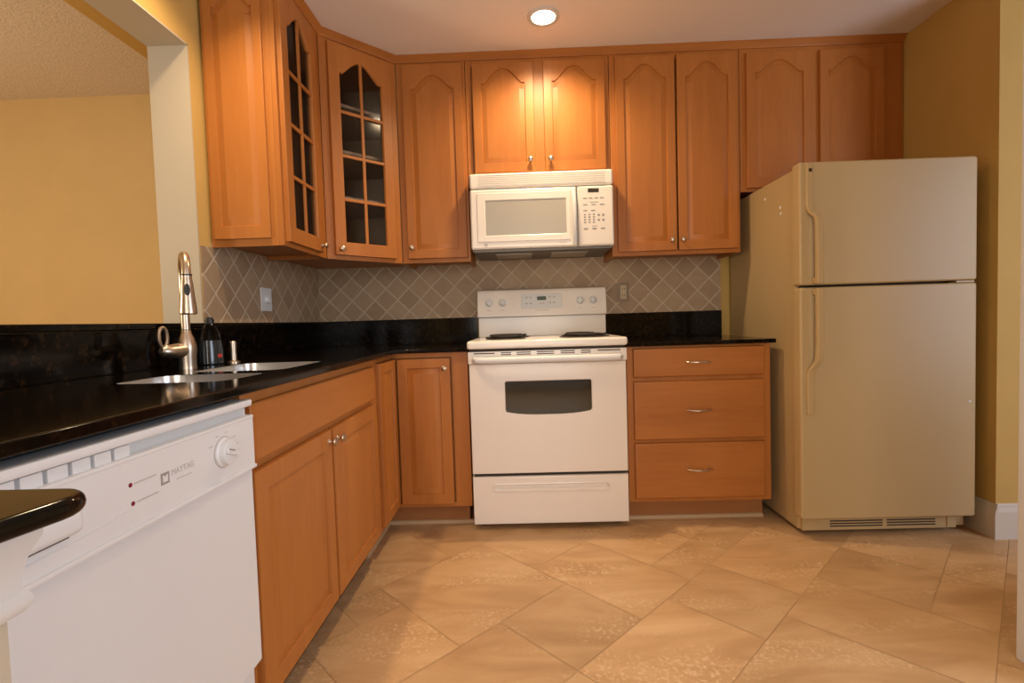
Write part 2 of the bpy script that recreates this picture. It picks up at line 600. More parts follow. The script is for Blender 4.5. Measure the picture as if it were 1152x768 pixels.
# floor: one mesh of travertine rectangles laid at 45 degrees over grout
def floor():
    m = 0.1715
    used = set()
    tiles = []
    def put(i, j, w, h):
        for a in range(i, i + w):
            for b in range(j, j + h):
                if (a, b) in used:
                    return False
        for a in range(i, i + w):
            for b in range(j, j + h):
                used.add((a, b))
        tiles.append((i, j, w, h))
        return True
    for t in ((0, -1, 2, 2), (-3, -2, 3, 3), (2, 2, 2, 2), (4, 5, 2, 2), (-1, 1, 3, 2), (4, 3, 3, 2), (2, -1, 2, 3), (0, -4, 2, 3), (2, 4, 2, 3), (-2, -4, 2, 2), (4, 0, 3, 3), (-1, 3, 2, 2)):
        put(*t)
    rnd = random.Random(3)
    for j in range(-34, 26):
        for i in range(-16, 34):
            if (i, j) in used:
                continue
            opts = [(3, 2), (2, 2), (2, 3), (2, 2), (3, 2)]
            rnd.shuffle(opts)
            for w, h in opts + [(2, 1), (1, 2), (1, 1)]:
                if put(i, j, w, h):
                    break
    mb = MB()
    tones = []
    g = 0.0011
    r2 = 2 ** 0.5
    for (i, j, w, h) in tiles:
        s0, s1 = 1.81 + m * i + g, 1.81 + m * (i + w) - g
        t0, t1 = 0.175 * j + g, 0.175 * (j + h) - g
        pts = []
        for s, t in ((s0, t0), (s1, t0), (s1, t1), (s0, t1)):
            pts.append(Vector(((s + t) / r2, (t - s) / r2, 0.0)))
        c = sum(pts, Vector()) / 4
        if not (-0.2 < c.x < 4.8 and -5.7 < c.y < 0.2):
            continue
        mb.face(pts)
        tones.append(rnd.random())
    n_t = len(tones)
    x0, x1, y0, y1 = -3.6, 5.0, -6.0, 0.3
    z = -0.0012
    mb.face([(x0, y0, z), (x1, y0, z), (x1, y1, z), (x0, y1, z)])
    for f in mb.bm.faces:
        f.normal_update()
        if f.normal.z < 0:
            f.normal_flip()
    bm = mb.bm
    bm.faces.ensure_lookup_table()
    me = bpy.data.meshes.new('floor')
    bm.to_mesh(me)
    bm.free()
    me.materials.append(M['travertine'])
    me.materials.append(M['grout'])
    me.polygons[n_t].material_index = 1
    at = me.attributes.new('tile_tone', 'FLOAT', 'FACE')
    at.data.foreach_set('value', tones + [0.5])
    o = bpy.data.objects.new('floor', me)
    COL.objects.link(o)
    o['kind'] = 'structure'
floor()

struct(MB().box((-TJ, YR, CEIL), (5.0, 0.15, CEIL + 0.1)), 'ceiling', M['ceiling'])
struct(MB().box((0, 0, -0.05), (5.0, 0.12, CEIL)), 'wall_back', M['yellow'])
# left wall with the pass-through above the sink
mb = MB()
mb.box((-TJ, YJ, -0.05), (0, 0.12, CEIL))
mb.box((-TJ, YR, ZH), (0, YJ, CEIL))
mb.box((-TJ, YR, -0.05), (0, YJ, ZL - 0.022))
mb.box((-TJ, YR, ZL - 0.022), (0, -3.6, ZH))
wl = struct(mb, 'wall_left', M['yellow'])
# painted lining of the opening: jamb and head
mb = MB()
mb.box((-TJ - 0.001, YJ - 0.006, ZL), (0.001, YJ + 0.001, ZH))
mb.box((-TJ - 0.001, -3.6, ZH - 0.006), (0.001, YJ, ZH + 0.001))
struct(mb, 'trim_1', M['cream'])
# right wall and the return that faces the room
struct(MB().box((X4, YW, -0.05), (5.0, 0.0, CEIL)), 'wall_right', M['yellow'])
# far room beyond the pass-through: lower ceiling with a painted drop, tan wall
struct(MB().box((-3.6, -0.43, -0.05), (-TJ, -0.30, CEIL)), 'wall_far', M['tan'])
struct(MB().box((-3.6, YR, -0.05), (-3.5, -0.43, CEIL)), 'wall_far_side', M['tan'])
mb = MB()
mb.box((-3.5, YR, 2.30), (-0.431, -0.43, 2.42))
struct(mb, 'ceiling_far', M['popcorn'])
struct(MB().box((-0.431, YR, 2.30), (-TJ, -0.43, 2.42)), 'ceiling_far_strip', M['yellow'])
# rear wall with an unseen window frame added around the fill light, and the side of the room by the camera
mb = MB()
mb.box((-3.6, YR - 0.12, -0.05), (0.35, YR, CEIL))
mb.box((2.25, YR - 0.12, -0.05), (5.0, YR, CEIL))
mb.box((0.35, YR - 0.12, 2.3), (2.25, YR, CEIL))
struct(mb, 'wall_rear', M['yellow'])
mb = MB()
for u0, u1, v0, v1 in ((0.35, 0.43, 0, 2.3), (2.17, 2.25, 0, 2.3), (0.35, 2.25, 2.22, 2.3), (0.35, 2.25, 0, 0.08), (1.26, 1.34, 0, 2.3)):
    mb.box((u0, YR - 0.1, v0), (u1, YR - 0.02, v1), 0.004)
struct(mb, 'added_window_frame', M['white_paint'])
mb = MB()
mb.box((4.9, YR, -0.05), (5.0, -4.2, CEIL))
mb.box((4.9, -2.2, -0.05), (5.0, YW, CEIL))
mb.box((4.9, -4.2, -0.05), (5.0, -2.2, 0.45))
mb.box((4.9, -4.2, 2.25), (5.0, -2.2, CEIL))
struct(mb, 'wall_right_side', M['yellow'])
mb = MB()
for a, b, c, d in ((-4.2, -4.12, 0.45, 2.25), (-2.28, -2.2, 0.45, 2.25), (-4.2, -2.2, 2.17, 2.25), (-4.2, -2.2, 0.45, 0.53), (-3.23, -3.17, 0.45, 2.25)):
    mb.box((4.92, a, c), (4.98, b, d), 0.004)
struct(mb, 'window_2', M['white_paint'])

# baseboards
def base_profile(pts_fn, L0, L1):
    prof = [(0, 0), (0.016, 0), (0.016, 0.118), (0.013, 0.124), (0.013, 0.132), (0.009, 0.138), (0.009, 0.150), (0.004, 0.157), (0, 0.157)]
    mb = MB()
    mb.loft([[pts_fn(L0, d, z) for d, z in prof], [pts_fn(L1, d, z) for d, z in prof]])
    return mb
struct(base_profile(lambda l, d, z: (l, YW - d, z), X4, 4.9), 'baseboard_front', M['warm_trim'])
struct(base_profile(lambda l, d, z: (X4 - d, l, z), YW - 0.016, -0.02), 'baseboard_right', M['warm_trim'])
# wall and white door casing standing at the right edge
struct(MB().box((2.78, -1.74, -0.05), (3.6, -1.62, CEIL)), 'wall_right_near', M['yellow'])  # unseen length past the casing set to keep side light off the refrigerator
mb = MB()
mb.box((2.688, -1.74, 0.0), (2.78, -1.62, CEIL), 0.004)
mb.box((2.680, -1.756, 0.0), (2.76, -1.7405, CEIL), 0.004)
struct(mb, 'door_1', M['white_paint'])

# tile on the walls under the wall cabinets
struct(MB().box((0.0, -0.008, ZL - 0.01), (2.478, 0.0, 1.44)), 'wall_tile_back', M['tile_x'])
mb = MB()
mb.box((0.0, -1.124, ZL - 0.01), (0.008, -1.056, ZB_ - 0.0005))
mb.box((0.0, -1.056, ZL - 0.01), (0.008, -0.008, ZB_ + 0.018))
struct(mb, 'wall_tile_left', M['tile_y'])

# ------------------------------------------------------------------ cabinet parts
def offset_poly(P, d):
    n = len(P)
    out = []
    for i in range(n):
        p0, p1, p2 = P[i - 1], P[i], P[(i + 1) % n]
        e1 = (p1[0] - p0[0], p1[1] - p0[1]); e2 = (p2[0] - p1[0], p2[1] - p1[1])
        l1 = math.hypot(*e1); l2 = math.hypot(*e2)
        n1 = (-e1[1] / l1, e1[0] / l1); n2 = (-e2[1] / l2, e2[0] / l2)
        bx, by = n1[0] + n2[0], n1[1] + n2[1]
        k = d * 2 / max(bx * bx + by * by, 0.6)
        out.append((p1[0] + bx * k, p1[1] + by * k))
    return out

def opening(w, h, stile, rb, rt, rise):
    P = [(stile, rb), (w - stile, rb)]
    if rise <= 0:
        return P + [(w - stile, h - rt), (stile, h - rt)]
    half = (w - 2 * stile) / 2
    c = w / 2
    n = 28
    top = h - rt - rise
    for i in range(n + 1):
        a = 1 - 2 * i / n
        q = min(abs(a) / 0.86, 1.0)
        f = (0.5 + 0.5 * math.cos(PI * q)) ** 0.6 if q < 1 else 0.0
        P.append((c + a * half, top + rise * f))
    return P

def slab_front(mb, F, u0, v0, w, h, th, inner, back_hole=False):
    R = [(0, 0), (w, 0), (w, h), (0, h)]
    T = lambda P, n: [F(u0 + a, v0 + b, n) for a, b in P]
    Ri = offset_poly(R, 0.005)
    mb.loft([T(R, 0.0), T(R, th - 0.005), T(offset_poly(R, 0.0015), th - 0.0015), T(Ri, th)], True, not back_hole, False)
    mb.ring(T(Ri, th), [T(inner, th)])
    if back_hole:
        mb.ring(T(R, 0.0), [T(inner, 0.0)])
    return T

def panel_door(F, u0, v0, w, h, rise=0.0, th=0.020, stile=0.046, rb=0.05, rt=0.045):
    mb = MB()
    P = opening(w, h, stile, rb, rt, rise)
    T = slab_front(mb, F, u0, v0, w, h, th, P)
    mb.loft([T(P, th), T(offset_poly(P, 0.002), th - 0.004), T(offset_poly(P, 0.003), th - 0.0075), T(offset_poly(P, 0.006), th - 0.0075),
             T(offset_poly(P, 0.030), th - 0.0015), T(offset_poly(P, 0.031), th - 0.001)], True, False, False)
    last = T(offset_poly(P, 0.031), th - 0.001)
    mb.ring(last, [])
    return mb

def knob(F, u, v, n, parent, r=0.0145):
    mb = MB()
    mb.lathe(F(u, v, n), F.N, [(0.0, 0.0), (0.009, 0.0), (0.0075, 0.003), (0.005, 0.008), (0.0055, 0.013), (r * 0.85, 0.017), (r, 0.021), (r * 0.92, 0.025), (r * 0.6, 0.028), (0.0, 0.029)], 20)
    return part(mb, 'knob', M['nickel'], parent, label='round brushed nickel knob')

def pull(F, u, v, n, parent, w=0.125):
    mb = MB()
    path, rad = [], []
    for i in range(17):
        a = -1 + 2 * i / 16
        path.append(F(u + a * w / 2, v, n + 0.004 + 0.024 * (1 - a * a)))
        rad.append(0.0035 + 0.0025 * (1 - abs(a)))
    mb.tube(path, rad, 10)
    for s in (-1, 1):
        mb.lathe(F(u + s * w * 0.36, v, n), F.N, [(0.0, 0), (0.006, 0), (0.0045, 0.006), (0.004, 0.018), (0, 0.018)], 12)
    return part(mb, 'pull_handle', M['nickel'], parent, label='bowed brushed nickel pull')

FB = lambda y: Frame((0, y, 0), (1, 0, 0), (0, -1, 0))         # faces the camera
FL = lambda x: Frame((x, 0, 0), (0, 1, 0), (1, 0, 0))          # faces right, u = y
ZB = 1.376
ZT = 2.476
DF = 0.305

# ---- wall cabinets
def glass_door(F, u0, v0, w, h, rise, parent, knob_at):
    mb = MB()
    th = 0.020
    P = opening(w, h, 0.055, 0.062, 0.062, rise)
    T = slab_front(mb, F, u0, v0, w, h, th, P, True)
    mb.loft([T(P, th), T(offset_poly(P, 0.004), th - 0.005), T(offset_poly(P, 0.004), 0.004), T(P, 0.0)], True, False, False)
    d = part(mb, 'door', M['wood'], parent)
    # glazing bars
    bars = MB()
    bars.fbox(F, u0 + w / 2 - 0.008, u0 + w / 2 + 0.008, v0 + 0.058, v0 + h - 0.056, 0.006, 0.017, 0.003)
    hh = h - 0.062 - 0.062 - rise
    for k in (1, 2, 3):
        z = v0 + 0.062 + (hh + rise * 0.35) * k / 4.0
        bars.fbox(F, u0 + 0.05, u0 + w - 0.05, z - 0.008, z + 0.008, 0.006, 0.0165, 0.003)
    part(bars, 'glazing_bars', M['wood'], d)
    g = MB()
    g.fbox(F, u0 + 0.04, u0 + w - 0.04, v0 + 0.045, v0 + h - 0.045, 0.003, 0.0055)
    part(g, 'glass_pane', M['glass'], d)
    knob(F, *knob_at, 0.020, d)
    return d

# left glass cabinet with an arched end panel
Y0, Y1 = -1.056, -0.61
t = thing('wall_cabinet', 'maple wall cabinet beside the pass-through with a panelled end and narrow arched glass door', 'cabinet', (0.15, Y0, ZB))
mb = MB()
mb.box((0.009, Y0, ZB), (0.285, Y0 + 0.016, ZT), 0.001)
mb.box((0.009, Y1 - 0.012, ZB), (0.285, Y1, ZT))
mb.box((0.009, Y0 + 0.016, ZB + 0.02), (0.285, Y1 - 0.012, ZB + 0.036))
mb.box((0.009, Y0 + 0.016, ZT - 0.02), (0.285, Y1 - 0.012, ZT))
part(mb, 'carcass', M['wood'], t)
mb = MB()
mb.box((0.009, Y0 + 0.016, ZB + 0.036), (0.018, Y1 - 0.012, ZT - 0.02))
part(mb, 'back_panel', M['interior'], t)
for k in (1, 2, 3):
    z = ZB + 0.09 + 0.235 * k
    part(MB().box((0.018, Y0 + 0.016, z - 0.008), (0.262, Y1 - 0.012, z + 0.008)), 'shelf', M['interior'], t)
mb = MB()
F = FL(0.285)
mb.fbox(F, Y0, Y0 + 0.04, ZB, ZT, 0, 0.02, 0.0015)
mb.fbox(F, Y1 - 0.075, Y1 - 0.004, ZB, ZT, 0, 0.02, 0.0015)
mb.fbox(F, Y0 + 0.04, Y1 - 0.075, ZB, ZB + 0.05, 0, 0.0195)
mb.fbox(F, Y0 + 0.04, Y1 - 0.075, ZT - 0.06, ZT, 0, 0.0195)
part(mb, 'face_frame', M['wood'], t)
glass_door(FL(0.305), Y0 + 0.018, ZB + 0.018, 0.345, 1.045, 0.075, t, (Y0 + 0.018 + 0.325, ZB + 0.05))
mb = panel_door(FB(Y0), 0.022, ZB + 0.03, 0.235, 1.03, 0.065, th=0.012, stile=0.034)
part(mb, 'end_panel', M['wood'], t)

# diagonal corner cabinet
A = Vector((DF, -0.61, 0)); B = Vector((0.61, -DF, 0))
Fd = Frame(A, (1, 1, 0), (1, -1, 0))
LD = (B - A).length
t = thing('wall_cabinet', 'diagonal corner wall cabinet with an arched eight-light glass door', 'cabinet', (0.2, -0.2, ZB))
mb = MB()
poly = [(0.009, -0.609), (0.29, -0.609), (0.609, -0.29), (0.609, -0.009), (0.009, -0.009)]
for nm, z0, z1 in (('bottom_panel', ZB + 0.02, ZB + 0.036), ('top_panel', ZT - 0.02, ZT)):
    mb = MB()
    mb.loft([[(x, y, z0) for x, y in poly], [(x, y, z1) for x, y in poly]])
    part(mb, nm, M['wood'], t)
mb = MB()
mb.box((0.009, -0.609, ZB + 0.036), (0.017, -0.009, ZT - 0.02))
mb.box((0.017, -0.017, ZB + 0.036), (0.609, -0.009, ZT - 0.02))
mb.box((0.017, -0.609, ZB), (0.285, -0.600, ZT - 0.02))
mb.box((0.600, -0.285, ZB), (0.609, -0.017, ZT - 0.02))
part(mb, 'back_panel', M['interior'], t)
for k in (1, 2, 3):
    z = ZB + 0.09 + 0.235 * k
    pl = [(0.017, -0.598), (0.27, -0.598), (0.598, -0.27), (0.598, -0.017), (0.017, -0.017)]
    m2 = MB()
    m2.loft([[(x, y, z - 0.008) for x, y in pl], [(x, y, z + 0.008) for x, y in pl]])
    part(m2, 'shelf', M['interior'], t)
mb = MB()
mb.fbox(Fd, 0.001, 0.05, ZB, ZT, -0.02, 0.0, 0.0015)
mb.fbox(Fd, LD - 0.05, LD - 0.001, ZB, ZT, -0.02, 0.0, 0.0015)
mb.fbox(Fd, 0.05, LD - 0.05, ZB, ZB + 0.05, -0.02, -0.0005)
mb.fbox(Fd, 0.05, LD - 0.05, ZT - 0.06, ZT, -0.02, -0.0005)
part(mb, 'face_frame', M['wood'], t)
glass_door(Fd, 0.04, ZB + 0.022, 0.348, 1.05, 0.075, t, (0.067, ZB + 0.052))

def frame_mb(F, u0, u1, z0, z1, mid=None, st=0.03, bot=0.03, top=0.05, st_r=None):
    st_r = st_r or st
    mb = MB()
    mb.fbox(F, u0, u0 + st, z0, z1, -0.02, 0, 0.0012)
    mb.fbox(F, u1 - st_r, u1, z0, z1, -0.02, 0, 0.0012)
    if mid:
        mb.fbox(F, mid[0], mid[1], z0, z1, -0.02, -0.0003, 0.0012)
    mb.fbox(F, u0 + st, u1 - st, z0, z0 + bot, -0.02, -0.0006)
    mb.fbox(F, u0 + st, u1 - st, z1 - top, z1, -0.02, -0.0006)
    return mb

def wall_cab(x0, x1, z0, label, doors, knobs, mid=None, rise=0.07, rb=0.048, rt=0.042, st=0.03, st_r=None):
    t = thing('wall_cabinet', label, 'cabinet', ((x0 + x1) / 2, -0.009, z0))
    mb = MB()
    mb.box((x0 + 0.001, -DF + 0.02, z0), (x0 + 0.016, -0.009, ZT))
    mb.box((x1 - 0.016, -DF + 0.02, z0), (x1 - 0.001, -0.009, ZT))
    mb.box((x0 + 0.016, -DF + 0.02, z0 + 0.02), (x1 - 0.016, -0.009, ZT))
    part(mb, 'carcass', M['wood'], t)
    F = FB(-DF)
    part(frame_mb(F, x0 + 0.001, x1 - 0.001, z0, ZT, mid, st, st_r=st_r), 'face_frame', M['wood'], t)
    for (a, b, c, d), k in zip(doors, knobs):
        o = part(panel_door(F, a, c, b - a, d - c, rise, rb=rb, rt=rt), 'door', M['wood'], t)
        if k:
            knob(F, k[0], k[1], 0.020, o)
    return t

wall_cab(0.611, 0.990, ZB, 'single-door maple wall cabinet between the diagonal corner cabinet and the microwave', [(0.645, 0.975, 1.398, 2.448)], [(0.669, 1.458)], rt=0.06)
wall_cab(0.991, 1.772, 1.832, 'short two-door maple wall cabinet directly above the microwave', [(1.030, 1.362, 1.852, 2.440), (1.416, 1.748, 1.852, 2.440)], [(1.336, 1.910), (1.446, 1.910)], (1.35, 1.43), rise=0.08, rt=0.03)
wall_cab(1.773, 2.474, ZB, 'tall two-door maple wall cabinet between the microwave and the refrigerator', [(1.803, 2.124, 1.398, 2.442), (2.134, 2.455, 1.398, 2.442)], [(2.094, 1.452), (2.153, 1.452)], rise=0.075)
wall_cab(2.475, 3.350, 1.702, 'two-door maple wall cabinet over the refrigerator', [(2.506, 2.856, 1.718, 2.436), (2.897, 3.237, 1.718, 2.436)], [None, None], (2.84, 2.91), rise=0.065, st=0.04, st_r=0.118)

# crown moulding: runs along every wall cabinet
prof = [(0.0, ZT - 0.014), (0.006, ZT - 0.012), (0.010, ZT - 0.004), (0.022, ZT + 0.010), (0.030, CEIL - 0.003), (0.030, CEIL - 0.0005), (-0.02, CEIL - 0.0005), (-0.02, ZT + 0.001), (0.0, ZT + 0.001)]
k = math.tan(math.radians(22.5))
def crown_pts(d, z):
    return [(0.010, Y0 - d, z), (DF + d, Y0 - d, z), (DF + d, -0.61 - d * k, z), (0.61 + d * k, -DF - d, z), (X4 - 0.001, -DF - d, z)]
mb = MB()
rows = [crown_pts(d, z) for d, z in prof]
mb.loft([[r[i] for r in rows] for i in range(5)])
o = part(mb, 'crown_moulding', M['woodx'])
o['label'] = 'maple crown moulding running along the cabinet tops at the ceiling'
o['category'] = 'moulding'

# ---- base cabinets
ZC0, ZC = 0.894, 0.914
BX = 0.61
KX = 0.535
YS0, YS1 = -1.953, -0.915
t = thing('base_cabinet', 'maple sink base cabinet with a false drawer front over two doors', 'cabinet', (0.3, (YS0 + YS1) / 2, 0))
mb = MB()
mb.box((0.02, YS0, 0.113), (BX - 0.02, YS0 + 0.016, ZC0 - 0.001))
mb.box((0.02, YS1 - 0.016, 0.113), (BX - 0.02, YS1, ZC0 - 0.001))
mb.box((0.02, YS0 + 0.016, 0.113), (BX - 0.02, YS1 - 0.016, 0.13))
part(mb, 'carcass', M['wood'], t)
F = FL(BX)
mb = frame_mb(F, YS0, YS1, 0.113, ZC0 - 0.001, (-1.50, -1.43), 0.035, 0.03, 0.05)
mb.fbox(F, YS0 + 0.03, YS1 - 0.03, 0.69, 0.73, -0.02, -0.0005)
part(mb, 'face_frame', M['wood'], t)
part(MB().box((0.05, YS0, 0.0), (KX, YS1, 0.112)), 'toe_kick', M['gap'], t)  # near-black colour stands in for the shade under the cabinet
mb = MB()
u0, u1, v0, v1 = -1.936, -0.985, 0.722, 0.864
R = [(u0, v0), (u1, v0), (u1, v1), (u0, v1)]
T = lambda P, n: [F(a, b, n) for a, b in P]
mb.loft([T(R, 0), T(R, 0.012), T(offset_poly(R, 0.003), 0.016), T(offset_poly(R, 0.012), 0.020)])
part(mb, 'false_drawer_front', M['woody'], t)
for (a, b, kn) in ((-1.940, -1.474, (-1.50, 0.668)), (-1.456, -0.975, (-1.428, 0.664))):
    d = part(panel_door(F, a, 0.135, b - a, 0.568, 0, rt=0.055, stile=0.055), 'door', M['wood'], t)
    knob(F, kn[0], kn[1], 0.020, d)

t = thing('base_cabinet', 'L-shaped corner base cabinet with two hinged doors meeting in the corner beside the range', 'cabinet', (0.45, -0.45, 0))
mb = MB()
mb.box((0.02, -0.913, 0.113), (BX - 0.02, -0.02, ZC0 - 0.001))
mb.box((BX - 0.02, -BX + 0.02, 0.113), (0.965, -0.02, ZC0 - 0.001))
part(mb, 'carcass', M['wood'], t)
mb = MB()
F1, F2 = FL(BX), FB(-BX)
mb.fbox(F1, -0.913, -0.895, 0.113, ZC0 - 0.001, -0.02, 0, 0.0012)
mb.fbox(F1, -0.897, -BX, 0.113, 0.135, -0.02, -0.0005)
mb.fbox(F1, -0.897, -BX, 0.87, ZC0 - 0.001, -0.02, -0.0005)
mb.fbox(F2, 0.905, 0.985, 0.113, ZC0 - 0.001, -0.02, 0, 0.0012)
mb.fbox(F2, BX, 0.91, 0.113, 0.135, -0.02, -0.0005)
mb.fbox(F2, BX, 0.91, 0.87, ZC0 - 0.001, -0.02, -0.0005)
part(mb, 'face_frame', M['wood'], t)
part(panel_door(F1, -0.903, 0.132, 0.268, 0.736, 0, stile=0.05), 'door', M['wood'], t)
d = part(panel_door(F2, 0.634, 0.132, 0.264, 0.732, 0, stile=0.05), 'door', M['wood'], t)
knob(F2, 0.872, 0.815, 0.020, d)
mb = MB()
mb.box((0.05, -0.913, 0.0), (KX, -KX, 0.112))
mb.box((0.05, -KX, 0.0), (0.962, -0.05, 0.112))
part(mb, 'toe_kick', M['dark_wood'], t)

t = thing('base_cabinet', 'three-drawer maple base cabinet between the range and the refrigerator', 'cabinet', (2.125, -0.3, 0))
x0, x1 = 1.774, 2.477
part(MB().box((x0, -BX + 0.02, 0.113), (x1, -0.02, ZC0 - 0.001)), 'carcass', M['wood'], t)
F = FB(-BX)
mb = frame_mb(F, x0, x1, 0.113, ZC0 - 0.001, None, 0.035, 0.025, 0.015)
mb.fbox(F, x0 + 0.03, x1 - 0.03, 0.715, 0.745, -0.02, -0.0005)
mb.fbox(F, x0 + 0.03, x1 - 0.03, 0.405, 0.435, -0.02, -0.0005)
part(mb, 'face_frame', M['wood'], t)
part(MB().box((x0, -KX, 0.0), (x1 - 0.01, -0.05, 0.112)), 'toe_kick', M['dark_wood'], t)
for (v0, v1, pz) in ((0.741, 0.882, 0.811), (0.430, 0.719, 0.574), (0.134, 0.412, 0.279)):
    R = [(1.804, v0), (2.442, v0), (2.442, v1), (1.804, v1)]
    mb = MB()
    mb.loft([[F(a, b, 0) for a, b in R], [F(a, b, 0.013) for a, b in R], [F(a, b, 0.0175) for a, b in offset_poly(R, 0.003)], [F(a, b, 0.020) for a, b in offset_poly(R, 0.010)]])
    d = part(mb, 'drawer', M['woodx'], t)
    pull(F, 2.118, pz, 0.020, d)

# shoe moulding along the plinths
def shoe(name, pts_fn, L0, L1):
    prof = [(0, 0), (0.014, 0), (0.0135, 0.008), (0.010, 0.015), (0.004, 0.018), (0, 0.018)]
    mb = MB()
    mb.loft([[pts_fn(L0, d, z) for d, z in prof], [pts_fn(L1, d, z) for d, z in prof]])
    return struct(mb, name, M['shoe'])
shoe('trim_2', lambda l, d, z: (l, -KX - d, z), KX, 0.985)
shoe('trim_3', lambda l, d, z: (l, -KX - d, z), 1.776, 2.466)
shoe('trim_4', lambda l, d, z: (KX + d, l, z), -0.915, -KX)

# ------------------------------------------------------------------ stone tops
def round_rect(x0, x1, y0, y1, r, n=6):
    P = []
    for cx, cy, a0 in ((x1 - r, y0 + r, -90), (x1 - r, y1 - r, 0), (x0 + r, y1 - r, 90), (x0 + r, y0 + r, 180)):
        for k in range(n + 1):
            a = math.radians(a0 + 90 * k / n)
            P.append((cx + r * math.cos(a), cy + r * math.sin(a)))
    return P

def stone(mb, poly, holes, z0, z1, e=0.004):
    T = lambda P, z: [(x, y, z) for x, y in P]
    # poly counter-clockwise: offset inwards for the eased edge
    lo = [(e * (1 - math.sin(a)), z0 + e * (1 - math.cos(a))) for a in [PI / 2 * q / 4 for q in range(5)]]
    hi = [(e * (1 - math.cos(a)), z1 - e * (1 - math.sin(a))) for a in [PI / 2 * q / 4 for q in range(5)]]
    mb.loft([T(offset_poly(poly, d), z) for d, z in lo + hi], True, False, False)
    mb.ring(T(offset_poly(poly, e), z1), [T(h, z1) for h in holes])
    mb.ring(T(offset_poly(poly, e), z0), [T(h, z0) for h in holes])
    for h in holes:
        mb.loft([T(h, z0), T(h, z1)], True, False, False)

BOWLS = [(0.24, 0.535, -1.60, -1.265), (0.24, 0.535, -1.885, -1.67)]
OH = 0.645
t = thing('countertop', 'dark granite worktop around the sink, turning the corner to the range', 'countertop', (0.3, -1.0, ZC0))
mb = MB()
poly = [(0.002, -2.675), (OH, -2.675), (OH, -0.64), (0.988, -0.64), (0.988, -0.002), (0.002, -0.002)]
holes = [round_rect(*b, 0.05) for b in BOWLS]
stone(mb, poly, holes, ZC0, ZC)
part(mb, 'slab', M['granite'], t)
def splash(a, b, label):
    o = part(MB().box(a, b, 0.0015), 'backsplash_strip', M['granite'])
    o['label'] = label
    o['category'] = 'backsplash'
splash((0.002, -1.128, ZC + 0.0005), (0.020, -0.021, ZL), 'dark granite upstand under the diamond tile behind the faucet and dimmer switch')
splash((0.002, -0.0205, ZC + 0.0005), (0.988, -0.002, ZL), 'dark granite upstand on the back wall between the corner and the range')
splash((0.002, -2.675, ZC + 0.0005), (0.018, -1.129, ZL - 0.023), 'long dark granite upstand under the pass-through ledge')
splash((1.772, -0.0205, ZC + 0.0005), (2.478, -0.002, ZL - 0.004), 'dark granite upstand on the back wall between range and refrigerator')

t = thing('countertop', 'short dark granite worktop between the range and the refrigerator', 'countertop', (2.13, -0.3, ZC0))
mb = MB()
stone(mb, [(1.772, -0.64), (2.4925, -0.64), (2.4925, -0.002), (1.772, -0.002)], [], ZC0, ZC)
part(mb, 'slab', M['granite'], t)

mb = MB()
stone(mb, [(-TJ - 0.06, -3.59), (0.024, -3.59), (0.024, YJ - 0.008), (-TJ - 0.06, YJ - 0.008)], [], ZL - 0.0215, ZL)
o = part(mb, 'bar_ledge', M['granite'])
o['label'] = 'dark granite ledge capping the low wall of the pass-through'
o['category'] = 'ledge'

# half wall with stone cap in front of the dishwasher
PX, PY = 0.868, -2.716
struct(MB().box((0.03, -4.3, 0.0), (PX, PY, 0.892)), 'wall_peninsula', M['cream'])
mb = MB()
prof = [(0.0, 0.826), (0.007, 0.827), (0.0105, 0.832), (0.011, 0.838), (0.009, 0.843), (0.0065, 0.845), (0.0068, 0.854), (0.009, 0.866), (0.0125, 0.876), (0.0160, 0.883), (0.0170, 0.890), (0.0170, 0.8975), (0.0, 0.8975)]
rows = []
for d, z in prof:
    rows.append([(0.66, PY + d, z), (PX + d, PY + d, z), (PX + d, -4.3, z)])
mb.loft([[r[i] for r in rows] for i in range(3)])
struct(mb, 'trim_5', M['white_paint'])
mb = MB()
ang = math.radians(10)
ex, ey = 0.918, -2.72
cx, cy, r = ex - 0.03, ey + 0.012, 0.03
poly = [(0.64, -3.9), (cx + r - math.tan(ang) * (cy + 3.9), -3.9)]
for k in range(9):
    a = math.radians(-10 + 100 * k / 8)
    poly.append((cx + r * math.cos(a), cy + r * math.sin(a)))
poly += [(0.64, cy + r)]
stone(mb, poly, [], 0.898, 0.9145, 0.0078)
o = part(mb, 'peninsula_cap', M['granite'])
o['label'] = 'rounded corner of a dark granite cap on the half wall nearest the camera'
o['category'] = 'countertop'

# ------------------------------------------------------------------ sink, faucet, dispenser, bottle
t = thing('sink', 'stainless steel undermount double-bowl sink set in the granite', 'sink', (0.37, -1.6, ZC0 - 0.2))
mb = MB()
outer = round_rect(0.20, 0.575, -1.93, -1.23, 0.06)
zf = ZC0 - 0.0008
mb.ring([(x, y, zf) for x, y in outer], [[(x, y, zf) for x, y in round_rect(*b, 0.05)] for b in BOWLS])
part(mb, 'flange', M['steel'], t)
for b in BOWLS:
    mb = MB()
    L = []
    for d, z in ((0.0002, ZC - 0.001), (0.004, zf - 0.02), (0.010, zf - 0.15), (0.03, zf - 0.178), (0.06, zf - 0.185)):
        L.append([(x, y, z) for x, y in round_rect(b[0] + d, b[1] - d, b[2] + d, b[3] - d, max(0.05 - d * 0.4, 0.02))])
    mb.loft(L, True, False, True)
    bo = part(mb, 'bowl', M['steel'], t)
    mb = MB()
    mb.lathe(((b[0] + b[1]) / 2, (b[2] + b[3]) / 2, zf - 0.185), (0, 0, 1), [(0.0, 0), (0.045, 0), (0.043, 0.003), (0.03, 0.002), (0.0, 0.001)], 20)
    part(mb, 'drain', M['steel'], bo)

